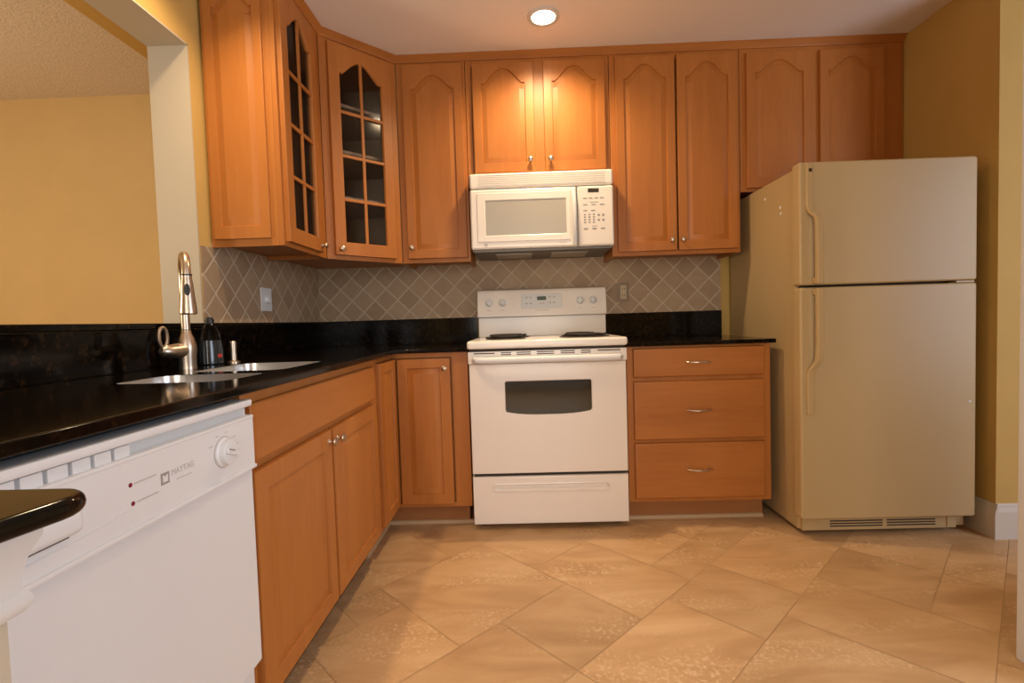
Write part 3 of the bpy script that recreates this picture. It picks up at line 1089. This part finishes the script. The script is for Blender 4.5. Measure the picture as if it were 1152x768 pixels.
FX, FY = 0.145, -1.445
t = thing('faucet', 'brushed nickel pull-down faucet with a high arched neck and loop lever', 'faucet', (FX, FY, ZC))
mb = MB()
mb.lathe((FX, FY, ZC), (0, 0, 1), [(0.0, 0), (0.026, 0), (0.026, 0.004), (0.0255, 0.006), (0.026, 0.04), (0.029, 0.060), (0.0285, 0.078), (0.023, 0.100), (0.0165, 0.116), (0.0145, 0.128), (0.0, 0.128)], 28)
part(mb, 'body', M['nickel'], t)
dirv = Vector((0.62, -0.78, 0)).normalized()
path = []
R = 0.066
top = 0.30
for z in (0.13, 0.17, 0.21, 0.25, 0.28):
    path.append(Vector((FX, FY, ZC + z)))
for kk in range(0, 15):
    a = PI - PI * 1.0 * kk / 14
    path.append(Vector((FX, FY, ZC + top)) + dirv * (R + R * math.cos(a)) + Vector((0, 0, R * math.sin(a))))
mb = MB()
mb.tube(path, 0.0135, 16)
part(mb, 'neck', M['nickel'], t)
tip = path[-1]
mb = MB()
mb.lathe(tip + Vector((0, 0, 0.002)), (0, 0, -1), [(0.0, 0), (0.0145, 0), (0.0150, 0.006), (0.0145, 0.012), (0.017, 0.03), (0.020, 0.07), (0.0245, 0.115), (0.0245, 0.122), (0.020, 0.126), (0.0, 0.126)], 24)
h = part(mb, 'spray_head', M['nickel'], t)
mb = MB()
mb.lathe(tip + Vector((0, 0, 0.001)), (0, 0, -1), [(0.0, 0), (0.0156, 0), (0.0156, 0.005), (0.0, 0.005)], 24)
part(mb, 'collar', M['black'], h)
camdir = (Vector((1.2661, -3.0757, 0)) - Vector((tip.x, tip.y, 0))).normalized()
side = Vector((-camdir.y, camdir.x, 0))
mb = MB()
bc = tip + camdir * 0.0175 + Vector((0, 0, -0.048))
L = []
for sc_, dd in ((1.0, -0.006), (1.0, 0.002), (0.7, 0.004)):
    L.append([bc + camdir * dd + side * (0.008 * sc_ * math.cos(2 * PI * q / 20)) + Vector((0, 0, 0.019 * sc_ * math.sin(2 * PI * q / 20))) for q in range(20)])
mb.loft(L)
part(mb, 'spray_button', M['black'], h)
lv = Vector((-0.25, -0.97, 0)).normalized()
b0 = Vector((FX, FY, ZC + 0.062))
mb = MB()
mb.tube([b0, b0 + lv * 0.03, b0 + lv * 0.06 + Vector((0, 0, -0.001)), b0 + lv * 0.082 + Vector((0, 0, 0.001)), b0 + lv * 0.092 + Vector((0, 0, 0.004))], [0.026, 0.0245, 0.022, 0.019, 0.010], 16)
hd = part(mb, 'handle', M['nickel'], t)
mb = MB()
e0 = b0 + lv * 0.070 + Vector((0, 0, 0.008))
loop = []
for q in range(19):
    a = -0.5 * PI + 2 * PI * q / 18 * 0.93
    loop.append(e0 + lv * (0.012 + 0.014 * math.cos(a)) + Vector((0, 0, 0.036 + 0.032 * math.sin(a))))
mb.tube(loop, 0.0055, 10)
part(mb, 'loop_lever', M['nickel'], hd)

t = thing('soap_dispenser', 'short nickel soap dispenser post standing beside the far sink bowl', 'dispenser', (0.165, -1.215, ZC))
mb = MB()
mb.lathe((0.165, -1.215, ZC), (0, 0, 1), [(0, 0), (0.021, 0), (0.021, 0.004), (0.013, 0.008), (0.0115, 0.012), (0.0115, 0.055), (0.0122, 0.056), (0.0122, 0.078), (0.010, 0.081), (0, 0.081)], 20)
part(mb, 'post', M['nickel'], t)
BXp, BYp = 0.115, -1.272
t = thing('soap_bottle', 'dish soap bottle with dark liquid and a black cap behind the faucet', 'bottle', (BXp, BYp, ZC))
def oval(z, a, b, n=24):
    return [(BXp + a * math.cos(2 * PI * q / n), BYp + b * math.sin(2 * PI * q / n), z) for q in range(n)]
mb = MB()
mb.loft([oval(ZC + z, a, b) for z, a, b in ((0.0, 0.034, 0.044), (0.004, 0.038, 0.049), (0.05, 0.038, 0.048), (0.088, 0.033, 0.043))])
part(mb, 'liquid_body', M['bottle'], t)
mb = MB()
mb.loft([oval(ZC + z, a, b) for z, a, b in ((0.0885, 0.033, 0.043), (0.118, 0.027, 0.035), (0.140, 0.018, 0.021), (0.150, 0.013, 0.013))])
part(mb, 'clear_shoulder', M['bottle_top'], t)
mb = MB()
mb.lathe((BXp, BYp, ZC + 0.1505), (0, 0, 1), [(0, 0), (0.016, 0), (0.016, 0.014), (0.012, 0.016), (0.012, 0.022), (0, 0.022)], 18)
part(mb, 'cap', M['black'], t)
mb = MB()
q0 = []
for a_ in (-0.35, -0.2, -0.05, 0.1):
    q0.append((BXp + 0.0386 * math.cos(a_), BYp + 0.0496 * math.sin(a_)))
mb.loft([[(x, y, ZC + 0.025) for x, y in q0], [(x, y, ZC + 0.038) for x, y in q0]], closed=False)
part(mb, 'red_label', M['label_red'], t, label='small red label')

# ------------------------------------------------------------------ outlet and switch
F = FB(-0.008)
t = thing('wall_outlet', 'tan wall outlet plate on the tile right of the range', 'outlet', (1.887, -0.008, 1.19))
part(MB().fbox(F, 1.853, 1.921, 1.136, 1.250, 0.0, 0.006, 0.003), 'cover_plate', M['brass'], t)
rp = part(MB().fbox(F, 1.869, 1.905, 1.152, 1.234, 0.006, 0.009, 0.002), 'receptacle', M['outlet_face'], t)
for zc in (1.173, 1.213):
    for du in (-0.007, 0.007):
        part(MB().fbox(F, 1.887 + du - 0.0015, 1.887 + du + 0.0015, zc - 0.006, zc + 0.006, 0.0085, 0.0093), 'slot', M['black'], rp)
F = FL(0.008)
t = thing('dimmer_switch', 'white wall switch plate with a round dimmer knob on the left tiled wall', 'switch', (0.008, -0.655, 1.18))
part(MB().fbox(F, -0.705, -0.605, 1.124, 1.238, 0.0, 0.006, 0.003), 'cover_plate', M['white_plastic'], t)
mb = MB()
mb.lathe(F(-0.655, 1.181, 0.006), (1, 0, 0), [(0, 0), (0.019, 0), (0.017, 0.016), (0.014, 0.018), (0, 0.018)], 20)
part(mb, 'dimmer_knob', M['white_plastic'], t)

# ------------------------------------------------------------------ ceiling lights
def can_light(x, y, label):
    t = thing('ceiling_light', label, 'light', (x, y, CEIL))
    mb = MB()
    pr = [(0.060, -0.0008), (0.078, -0.0008), (0.078, -0.006), (0.066, -0.009), (0.058, -0.006)]
    n = 32
    rows = [[(x + r * math.cos(2 * PI * q / n), y + r * math.sin(2 * PI * q / n), CEIL + h) for q in range(n)] for r, h in pr]
    mb.loft(rows + [rows[0]], True, False, False)
    part(mb, 'trim_ring', M['white_paint'], t)
    mb = MB()
    mb.lathe((x, y, CEIL - 0.0008), (0, 0, -1), [(0, 0), (0.058, 0), (0.056, 0.003), (0.03, 0.006), (0, 0.007)], 28)
    part(mb, 'lens', M['lamp'], t)
can_light(*CAN_A, 'lit recessed ceiling light in front of the cabinet above the microwave')

# ------------------------------------------------------------------ microwave
x0, x1 = 1.003, 1.768
t = thing('microwave', 'white over-the-range microwave with a keypad at its side', 'microwave', (1.385, -0.2, 1.42))
part(MB().box((x0 + 0.004, -0.362, 1.422), (x1 - 0.004, -0.01, 1.826), 0.003), 'casing', M['white'], t)
F = FB(-0.362)
# vent grille strip
g = part(MB().fbox(F, x0, x1, 1.747, 1.828, 0.0, 0.036, 0.012, 3), 'vent_grille', M['white'], t)
mb = MB()
for k in range(6):
    z = 1.760 + 0.0105 * k
    mb.fbox(F, 1.05, 1.725, z, z + 0.0035, 0.0355, 0.0367)
part(mb, 'louvre_slots', M['print_light'], g)
# door
d = part(MB().fbox(F, x0, 1.5725, 1.425, 1.7425, 0.0, 0.040, 0.012, 3), 'door', M['white'], t)
mb = MB()
R = [(1.040, 1.462), (1.540, 1.462), (1.540, 1.722), (1.040, 1.722)]
W = [(1.085, 1.497), (1.515, 1.497), (1.515, 1.680), (1.085, 1.680)]
P3 = lambda P, n: [F(a, b, n) for a, b in P]
mb.loft([P3(R, 0.0398), P3(offset_poly(R, 0.003), 0.0435), P3(offset_poly(W, -0.004), 0.0435), P3(W, 0.0405)], True, False, False)
part(mb, 'window_surround', M['white'], d)
part(MB().fbox(F, 1.085, 1.515, 1.497, 1.680, 0.039, 0.0408), 'window_screen', M['mw_glass'], d, label='pale grey screened window')
mb = MB()
path = [F(1.5575, 1.435 + 0.285 * q / 10, 0.040 + 0.030 * math.sin(PI * min(max(q / 10, 0.03), 0.97)) ** 0.5) for q in range(11)]
mb.tube(path, 0.0115, 12)
part(mb, 'door_handle', M['white_plastic'], d)
mb = MB()
mb.lathe(F(1.083, 1.462 - 0.014, 0.0395), F.N, [(0, 0), (0.0095, 0), (0.0095, 0.001), (0, 0.001)], 20)
part(mb, 'round_badge', M['print_light'], d)
part(MB().fbox(F, 1.475, 1.512, 1.4475, 1.4505, 0.0395, 0.0406), 'small_print', M['print_light'], d)
# control panel
c = part(MB().fbox(F, 1.5775, x1, 1.425, 1.7425, 0.0, 0.040, 0.012, 3), 'control_panel', M['white'], t)
part(MB().fbox(F, 1.632, 1.690, 1.706, 1.727, 0.0395, 0.041, 0.001), 'display', M['lcd_brown'], c, label='dark display window')
def key(u, v, w=0.018, h=0.006):
    part(MB().fbox(F, u - w / 2, u + w / 2, v - h / 2, v + h / 2, 0.0396, 0.0407), 'key' if h > 0.003 else 'small_print', M['print'], c)
for u in (1.617, 1.646, 1.676, 1.705):
    key(u, 1.676, 0.020)
key(1.665, 1.655, 0.045, 0.0025)
for u in (1.617, 1.661, 1.706):
    key(u, 1.642, 0.022)
key(1.617, 1.611, 0.022); key(1.658, 1.611, 0.022)
for r in range(4):
    for q in range(3):
        key(1.614 + 0.0235 * q, 1.590 - 0.0135 * r, 0.011, 0.0075)
for u in (1.687, 1.711):
    for z in (1.586, 1.560):
        key(u, z, 0.012, 0.011)
key(1.665, 1.529, 0.03, 0.0025)
for u in (1.617, 1.663, 1.708):
    key(u, 1.515, 0.022, 0.008)
# underside
part(MB().box((x0 + 0.012, -0.392, 1.411), (x1 - 0.012, -0.02, 1.4245), 0.002), 'underside', M['mw_under'], t)
for a, b in ((1.13, 1.33), (1.44, 1.64)):
    part(MB().box((a, -0.30, 1.4075), (b, -0.10, 1.411), 0.001), 'grease_filter', M['mw_filter'], t)

# ------------------------------------------------------------------ range
x0, x1 = 0.992, 1.768
t = thing('range', 'white freestanding electric range with coil burners and an oven window', 'range', (1.38, -0.35, 0))
part(MB().box((x0 + 0.003, -0.60, 0.03), (x1 - 0.003, -0.024, 0.8935), 0.003), 'body', M['white'], t)
mb = MB()
mb.box((x0, -0.684, 0.9065), (x1, -0.024, 0.946), 0.012, 4)
ct = part(mb, 'cooktop', M['white'], t)
part(MB().box((x0 + 0.012, -0.657, 0.8935), (x1 - 0.012, -0.03, 0.9065)), 'shadow_gap', M['gap'], t)
for bx, by, r in ((1.175, -0.47, 0.098), (1.585, -0.47, 0.122), (1.175, -0.23, 0.118), (1.585, -0.23, 0.092)):
    mb = MB()
    mb.lathe((bx, by, 0.9455), (0, 0, 1), [(0.02, 0.0006), (r * 0.6, 0.0006), (r - 0.006, 0.001), (r, 0.005), (r + 0.006, 0.004), (r + 0.008, 0.0), (0.02, -0.0004)], 36)
    dp = part(mb, 'drip_pan', M['coil'], t)
    mb = MB()
    path = []
    turns = 4 if r > 0.11 else 3
    for q in range(turns * 26 + 1):
        f = q / (turns * 26)
        a = 2 * PI * turns * f
        rr = 0.022 + (r - 0.034) * f
        path.append((bx + rr * math.cos(a), by + rr * math.sin(a), 0.9585))
    mb.tube(path, 0.0055, 8)
    for a in (0.5, 2.6, 4.7):
        mb.tube([(bx + 0.02 * math.cos(a), by + 0.02 * math.sin(a), 0.9515), (bx + (r - 0.006) * math.cos(a), by + (r - 0.006) * math.sin(a), 0.9515)], 0.003, 6)
    part(mb, 'coil_element', M['coil'], dp)
# backguard
part(MB().box((x0 + 0.008, -0.072, 0.946), (x1 - 0.002, -0.024, 1.066), 0.003), 'backguard', M['white'], t)
mb = MB()
sec = [(-0.024, 1.060), (-0.088, 1.060), (-0.100, 1.066), (-0.102, 1.074), (-0.086, 1.205), (-0.078, 1.222), (-0.062, 1.231), (-0.024, 1.231)]
L = []
for x, s in ((x0 + 0.006, 0.97), (x0 + 0.012, 1.0), (x1 - 0.006, 1.0), (x1, 0.97)):
    L.append([(x, -0.024 + (y + 0.024) * s, 1.06 + (z - 1.06) * s) for y, z in sec])
mb.loft(L)
cp = part(mb, 'control_panel', M['white'], t)
# inclined panel frame
sl = Vector((0, 0.016, 0.131)).normalized()
nn = Vector((0, -0.131, 0.016)).normalized()
class TF:
    def __call__(self, u, v, n=0.0):
        return Vector((u, -0.102, 1.074)) + sl * (v - 1.074) + nn * n
    N = nn
P = TF()
for bx in (1.068, 1.148, 1.612, 1.690):
    mb = MB()
    mb.lathe(P(bx, 1.150, 0.0), nn, [(0, 0), (0.023, 0), (0.022, 0.004), (0.0185, 0.006), (0.017, 0.020), (0.014, 0.022), (0, 0.022)], 24)
    kb = part(mb, 'burner_knob', M['white_plastic'], t)
    mb = MB()
    mb.fbox(P, bx - 0.0045, bx + 0.0045, 1.150 - 0.017, 1.150 + 0.017, 0.021, 0.031, 0.002)
    part(mb, 'grip', M['white_plastic'], kb)
    mb = MB()
    for q in range(9):
        a = math.radians(-60 + 30 * q + 90 - 60)
        mb.fbox(P, bx + 0.028 * math.cos(a) - 0.0012, bx + 0.028 * math.cos(a) + 0.0012, 1.150 + 0.028 * math.sin(a) - 0.0012, 1.150 + 0.028 * math.sin(a) + 0.0012, 0, 0.0006)
    part(MB().fbox(P, bx - 0.012, bx + 0.012, 1.103, 1.106, 0, 0.0006), 'small_print', M['print_light'], kb)
    part(mb, 'dial_marks', M['print_light'], kb)
mb = MB()
RR = [(a, b) for a, b in round_rect(1.262, 1.505, 1.108, 1.200, 0.014)]
mb.loft([[P(a, b, 0.0) for a, b in RR], [P(a, b, 0.002) for a, b in offset_poly(RR, 0.002)]])
cl = part(mb, 'clock_panel', M['white_plastic'], t)
part(MB().fbox(P, 1.356, 1.410, 1.158, 1.180, 0.002, 0.0032), 'display', M['lcd'], cl, label='dark green clock display')
mb = MB()
for u, v in ((1.292, 1.176), (1.318, 1.176), (1.292, 1.140), (1.318, 1.140), (1.433, 1.176), (1.458, 1.176), (1.433, 1.142), (1.458, 1.142)):
    part(MB().fbox(P, u - 0.007, u + 0.007, v - 0.005, v + 0.005, 0.002, 0.0028), 'key', M['print_light'], cl)
part(MB().fbox(P, 1.368, 1.40, 1.136, 1.141, 0.002, 0.0028), 'small_print', M['print_light'], cl)
part(MB().fbox(P, 1.345, 1.425, 1.096, 1.100, 0.0, 0.0006), 'small_print', M['print_light'], cp)
# vent strip above the door
F = FB(-0.60)
v_ = part(MB().fbox(F, x0 + 0.001, x1 - 0.001, 0.832, 0.8930, 0.0, 0.060, 0.004), 'vent_trim', M['white'], t)
mb = MB()
for a, b, rows_ in ((1.022, 1.125, 1), (1.155, 1.205, 2), (1.232, 1.302, 2), (1.33, 1.415, 2), (1.446, 1.515, 2), (1.545, 1.592, 2), (1.625, 1.735, 1)):
    if rows_ == 1:
        mb.fbox(F, a, b, 0.8815, 0.8865, 0.0595, 0.0606)
    else:
        mb.fbox(F, a, b, 0.883, 0.8875, 0.0595, 0.0606)
        mb.fbox(F, a, b, 0.8735, 0.8780, 0.0595, 0.0606)
part(mb, 'vent_slots', M['gap'], v_)
# oven door
mb = MB()
wu0, wu1, wv0, wv1 = 1.166, 1.597, 0.572, 0.746
W = [(wu0, wv1)]
nb = 14
W = []
for q in range(nb + 1):
    a = -1 + 2 * q / nb
    W.append((wu0 + 0.006 + (wu1 - wu0 - 0.012) * (a + 1) / 2, wv0 + 0.016 * (abs(a) ** 3)))
W += [(wu1, wv0 + 0.03), (wu1, wv1 - 0.008), (wu1 - 0.008, wv1), (wu0 + 0.008, wv1), (wu0, wv1 - 0.008), (wu0, wv0 + 0.03)]
R = [(x0 + 0.003, 0.284), (x1 - 0.003, 0.284), (x1 - 0.003, 0.8315), (x0 + 0.003, 0.8315)]
T = lambda Q, n: [F(a, b, n) for a, b in Q]
mb.loft([T(R, 0.001), T(R, 0.042), T(offset_poly(R, 0.003), 0.048), T(offset_poly(R, 0.010), 0.050)], True, True, False)
mb.ring(T(offset_poly(R, 0.010), 0.050), [T(W, 0.050)])
mb.loft([T(W, 0.050), T(offset_poly(W, 0.004), 0.0465)], True, False, False)
dr = part(mb, 'oven_door', M['white'], t)
mb = MB()
mb.ring(T(offset_poly(W, 0.0035), 0.0468), [])
part(mb, 'oven_window', M['black_glass'], dr, label='dark glass oven window')
mb = MB()
zc = 0.852
path = [F(x0 + 0.035, zc, 0.05), F(x0 + 0.038, zc, 0.08), F(x0 + 0.05, zc, 0.098), F(x0 + 0.08, zc, 0.104)]
path += [F(x0 + 0.08 + (x1 - x0 - 0.16) * q / 8, zc, 0.104) for q in range(1, 9)]
path += [F(x1 - 0.05, zc, 0.098), F(x1 - 0.038, zc, 0.08), F(x1 - 0.035, zc, 0.05)]
mb.tube(path, 0.0165, 14)
part(mb, 'door_handle', M['white_plastic'], dr)
# drawer
mb = MB()
R = [(x0 + 0.003, 0.030), (x1 - 0.003, 0.030), (x1 - 0.003, 0.270), (x0 + 0.003, 0.270)]
G = round_rect(1.092, 1.672, 0.196, 0.236, 0.018)
mb.loft([T(R, 0.001), T(R, 0.042), T(offset_poly(R, 0.003), 0.047), T(offset_poly(R, 0.008), 0.049)], True, True, False)
mb.ring(T(offset_poly(R, 0.008), 0.049), [T(G, 0.049)])
mb.loft([T(G, 0.049), T(offset_poly(G, -0.001), 0.053), T(offset_poly(G, 0.004), 0.054), T(offset_poly(G, 0.010), 0.045), T(offset_poly(G, 0.013), 0.040)], True, False, True)
part(mb, 'storage_drawer', M['white'], t)
part(MB().box((x0 + 0.012, -0.632, 0.268), (x1 - 0.012, -0.598, 0.286)), 'drawer_gap', M['gap'], t)
for fx in (x0 + 0.05, x1 - 0.05):
    for fy in (-0.56, -0.07):
        mb = MB()
        mb.lathe((fx, fy, 0.0), (0, 0, 1), [(0, 0), (0.022, 0), (0.022, 0.012), (0.01, 0.014), (0.01, 0.031), (0, 0.031)], 14)
        part(mb, 'foot', M['black'], t)

# ------------------------------------------------------------------ refrigerator
fx0, fx1 = 2.528, 3.292
t = thing('refrigerator', 'almond two-door top-freezer refrigerator standing in the alcove', 'refrigerator', (2.9, -0.4, 0))
part(MB().box((fx0, -0.755, 0.022), (fx1, -0.03, 1.690), 0.006), 'cabinet_body', M['almond'], t)
part(MB().box((fx0 + 0.012, -0.770, 0.095), (fx1 - 0.012, -0.7545, 1.684)), 'door_gasket', M['gap'], t)
F = FB(-0.768)
dx0, dx1 = 2.508, 3.284
dth = 0.056
def fridge_door(name, v0, v1):
    mb = MB()
    R = round_rect(dx0, dx1, v0, v1, 0.012, 4)
    mb.loft([T2(R, 0.0), T2(R, dth - 0.014), T2(offset_poly(R, 0.0015), dth - 0.006), T2(offset_poly(R, 0.0045), dth - 0.002), T2(offset_poly(R, 0.009), dth)])
    return part(mb, name, M['almond'], t)
T2 = lambda Q, n: [F(a, b, n) for a, b in Q]
fz = fridge_door('freezer_door', 1.156, 1.700)
fd = fridge_door('fresh_food_door', 0.092, 1.147)
def strip(pts, d0, d1, w):
    """flat bar following (u, v) points on a door"""
    mb = MB()
    L = []
    n = len(pts)
    for i, (u, v, off) in enumerate(pts):
        ww = w
        L.append([F(u - ww / 2, v, dth + off - d0), F(u - ww / 2, v, dth + off + d1 - 0.004), F(u - ww / 2 + 0.004, v, dth + off + d1), F(u + ww / 2 - 0.004, v, dth + off + d1), F(u + ww / 2, v, dth + off + d1 - 0.004), F(u + ww / 2, v, dth + off - d0)])
    mb.loft(L)
    return mb
up = [(2.548, 1.690, 0.0), (2.546, 1.60, 0.0), (2.546, 1.50, 0.002), (2.552, 1.475, 0.012), (2.566, 1.455, 0.026), (2.572, 1.44, 0.030), (2.573, 1.36, 0.032), (2.573, 1.25, 0.032), (2.573, 1.162, 0.032)]
part(strip(up, 0.004, 0.014, 0.030), 'door_handle', M['almond_dark'], fz)
lo = [(2.573, 1.140, 0.032), (2.573, 1.05, 0.032), (2.573, 0.90, 0.032), (2.572, 0.83, 0.030), (2.566, 0.808, 0.024), (2.553, 0.785, 0.012), (2.547, 0.765, 0.003), (2.546, 0.70, 0.0), (2.547, 0.58, 0.0)]
part(strip(lo, 0.004, 0.014, 0.030), 'door_handle', M['almond_dark'], fd)
# standoffs tying the raised ends of the handles to the doors
part(MB().fbox(F, 2.560, 2.586, 1.164, 1.190, dth - 0.002, dth + 0.034, 0.003), 'handle_mount', M['almond_dark'], fz)
part(MB().fbox(F, 2.560, 2.586, 1.112, 1.138, dth - 0.002, dth + 0.034, 0.003), 'handle_mount', M['almond_dark'], fd)
part(MB().fbox(F, 2.541, 2.555, 1.652, 1.667, dth + 0.0125, dth + 0.016, 0.001), 'badge', M['badge'], fz, label='small square dark badge')
mb = MB()
mb.fbox(F, 2.535, 3.235, 0.024, 0.088, -0.02, 0.012, 0.003)
kg = part(mb, 'base_grille', M['almond_dark'], t)
mb = MB()
for a, b in ((2.66, 2.90), (2.92, 3.14)):
    for z in (0.040, 0.052, 0.064):
        mb.fbox(F, a, b, z, z + 0.006, 0.0115, 0.0126)
part(mb, 'grille_slots', M['gap'], kg)
part(MB().fbox(F, 3.19, 3.225, 0.030, 0.084, 0.0, 0.016, 0.002), 'grille_clip', M['almond'], t)
mb = MB()
mb.lathe(F(3.252, 0.616, dth - 0.001), F.N, [(0, 0), (0.006, 0), (0.005, 0.003), (0, 0.004)], 12)
part(mb, 'door_plug', M['white_plastic'], fd)
part(MB().fbox(F, 3.20, 3.28, 1.1475, 1.1555, 0.0, 0.045, 0.001), 'hinge', M['almond_dark'], t)
mb = MB()
for y, z in ((-0.62, 1.545), (-0.625, 1.515), (-0.47, 1.62)):
    mb.lathe((fx0, y, z), (-1, 0, 0), [(0, -0.001), (0.008, -0.001), (0.006, 0.002), (0, 0.003)], 12)
part(mb, 'side_plugs', M['white_plastic'], t)
for gx in (fx0 + 0.06, fx1 - 0.06):
    for gy in (-0.70, -0.10):
        mb = MB()
        mb.lathe((gx - 0.012, gy, 0.016), (1, 0, 0), [(0, 0), (0.0158, 0), (0.0158, 0.024), (0, 0.024)], 16)
        part(mb, 'roller', M['black'], t)

# ------------------------------------------------------------------ dishwasher
dy0, dy1 = -2.560, -1.957
t = thing('dishwasher', 'white dishwasher with a round control dial beside the sink cabinet', 'dishwasher', (0.33, (dy0 + dy1) / 2, 0))
part(MB().box((0.04, dy0 + 0.004, 0.10), (0.590, dy1 - 0.004, 0.872), 0.002), 'tub_body', M['grey_plastic'], t)
F = FL(0.59)
part(MB().fbox(F, dy0, dy1, 0.268, 0.722, 0.0, 0.044, 0.004), 'door_panel', M['white_dw'], t)
part(MB().fbox(F, dy0 + 0.004, dy1 - 0.004, 0.09, 0.262, 0.0, 0.026, 0.003), 'lower_panel', M['white_dw'], t)
part(MB().box((0.06, dy0 + 0.01, 0.0), (0.545, dy1 - 0.01, 0.089)), 'toe_kick', M['black'], t)
# control panel
mb = MB()
mb.fbox(F, dy0, dy1, 0.728, 0.842, 0.0, 0.052, 0.004)
c = part(mb, 'control_panel', M['white_plastic'], t)
mb = MB()
mb.fbox(F, dy0, dy1, 0.7225, 0.7315, 0.046, 0.056, 0.003)
part(mb, 'lower_bead', M['white_plastic'], c)
# raised swoosh across the panel
mb = MB()
sw = []
for q in range(25):
    f = q / 24
    y = -2.53 + (-2.10 + 2.53) * f
    z = 0.752 + 0.012 * f + 0.022 * math.sin(PI * f * 0.55) ** 2 * f
    sw.append(F(y, z, 0.0512))
mb.tube(sw, [0.0025 * (1 - 0.75 * q / 24) for q in range(25)], 8)
part(mb, 'embossed_curve', M['white_plastic'], c)
# vent and handle recess above the panel
part(MB().fbox(F, dy0 + 0.004, dy1 - 0.004, 0.842, 0.866, 0.0, 0.036, 0.002), 'handle_recess', M['grey_plastic'], t)
mb = MB()
for k in range(7):
    y = dy0 + 0.01 + 0.036 * k
    mb.fbox(F, y, y + 0.030, 0.843, 0.8625, 0.030, 0.0445, 0.002)
part(mb, 'vent_louvres', M['white_plastic'], t)
part(MB().fbox(F, dy0, dy1, 0.864, 0.880, 0.0, 0.052, 0.005), 'top_lip', M['white_plastic'], t)
part(MB().fbox(F, dy0, dy1, 0.8365, 0.8445, 0.03, 0.053, 0.003), 'panel_top_bead', M['white_plastic'], c)
# latch
l = part(MB().fbox(F, -2.505, -2.412, 0.768, 0.800, 0.045, 0.066, 0.010, 3), 'latch_handle', M['white_plastic'], t)
part(MB().fbox(F, -2.5, -2.43, 0.7655, 0.769, 0.051, 0.056), 'latch_gap', M['gap'], l)
# dial
mb = MB()
mb.lathe(F(-2.075, 0.788, 0.052), (1, 0, 0), [(0, 0), (0.030, 0), (0.030, 0.003), (0.026, 0.006), (0.025, 0.016), (0.022, 0.018), (0, 0.018)], 32)
dl = part(mb, 'dial', M['white_plastic'], t)
Fq = Frame((0.59, 0, 0), (0, 1, 0), (1, 0, 0))
mb = MB()
a = math.radians(-20)
ca, sa = math.cos(a), math.sin(a)
class RF:
    N = Vector((1, 0, 0))
    def __call__(self, u, v, n=0.0):
        return Fq(-2.075 + u * ca - v * sa, 0.788 + u * sa + v * ca, n)
mb.fbox(RF(), -0.022, 0.022, -0.006, 0.006, 0.069, 0.0755, 0.002)
part(mb, 'dial_grip', M['white_plastic'], dl)
mb = MB()
mb.fbox(RF(), -0.019, 0.0, 0.0015, 0.0045, 0.075, 0.0761)
part(mb, 'dial_pointer', M['print'], dl)
mb = MB()
n = 30
rr = [[F(-2.075 + r * math.cos(2 * PI * q / n), 0.788 + r * math.sin(2 * PI * q / n), h) for q in range(n)] for r, h in ((0.030, 0.0522), (0.0325, 0.0522), (0.0325, 0.0535), (0.030, 0.0535))]
mb.loft(rr + [rr[0]], True, False, False)
part(mb, 'dial_ring', M['print_light'], dl)
mb = MB()
for a, w in ((150, 0.012), (115, 0.010), (75, 0.006), (35, 0.016), (10, 0.016), (-12, 0.016)):
    a = math.radians(a)
    uu, vv = -2.075 + 0.046 * math.cos(a), 0.788 + 0.040 * math.sin(a)
    mb.fbox(F, uu - w / 2, uu + w / 2, vv - 0.001, vv + 0.001, 0.052, 0.0526)
part(mb, 'dial_marks', M['print_light'], c)
# maker's mark and indicator lamps
mb = MB()
lx, lz, s = -2.243, 0.787, 0.010
mb.fbox(F, lx - s, lx + s, lz - s, lz + s, 0.052, 0.0526)
lg = part(mb, 'logo_square', M['print'], c)
mb = MB()
for q in range(4):
    pass
R_ = [(lx - 0.006, lz - 0.006), (lx + 0.006, lz - 0.006), (lx + 0.006, lz + 0.006), (lx + 0.003, lz + 0.006), (lx, lz + 0.002), (lx - 0.003, lz + 0.006), (lx - 0.006, lz + 0.006)]
mb.ring([F(a, b, 0.0528) for a, b in R_], [])
part(mb, 'logo_mark', M['white_plastic'], lg)
text('brand_name', 'MAYTAG', 0.0150, F, -2.228, 0.787, M['print_light'], c, n=0.0521)
part(MB().fbox(F, -2.215, -2.175, 0.776, 0.7775, 0.052, 0.0526), 'small_print', M['print_light'], c)
for (y, z) in ((-2.318, 0.800), (-2.315, 0.7695)):
    mb = MB()
    mb.lathe(F(y, z, 0.052), (1, 0, 0), [(0, 0), (0.0036, 0), (0.0036, 0.0008), (0, 0.0012)], 14)
    part(mb, 'indicator_lamp', M['red'], c, label='small dark red indicator lamp')
    part(MB().fbox(F, y + 0.008, y + 0.055, z - 0.0012, z + 0.0012, 0.052, 0.0526), 'small_print', M['print_light'], c)
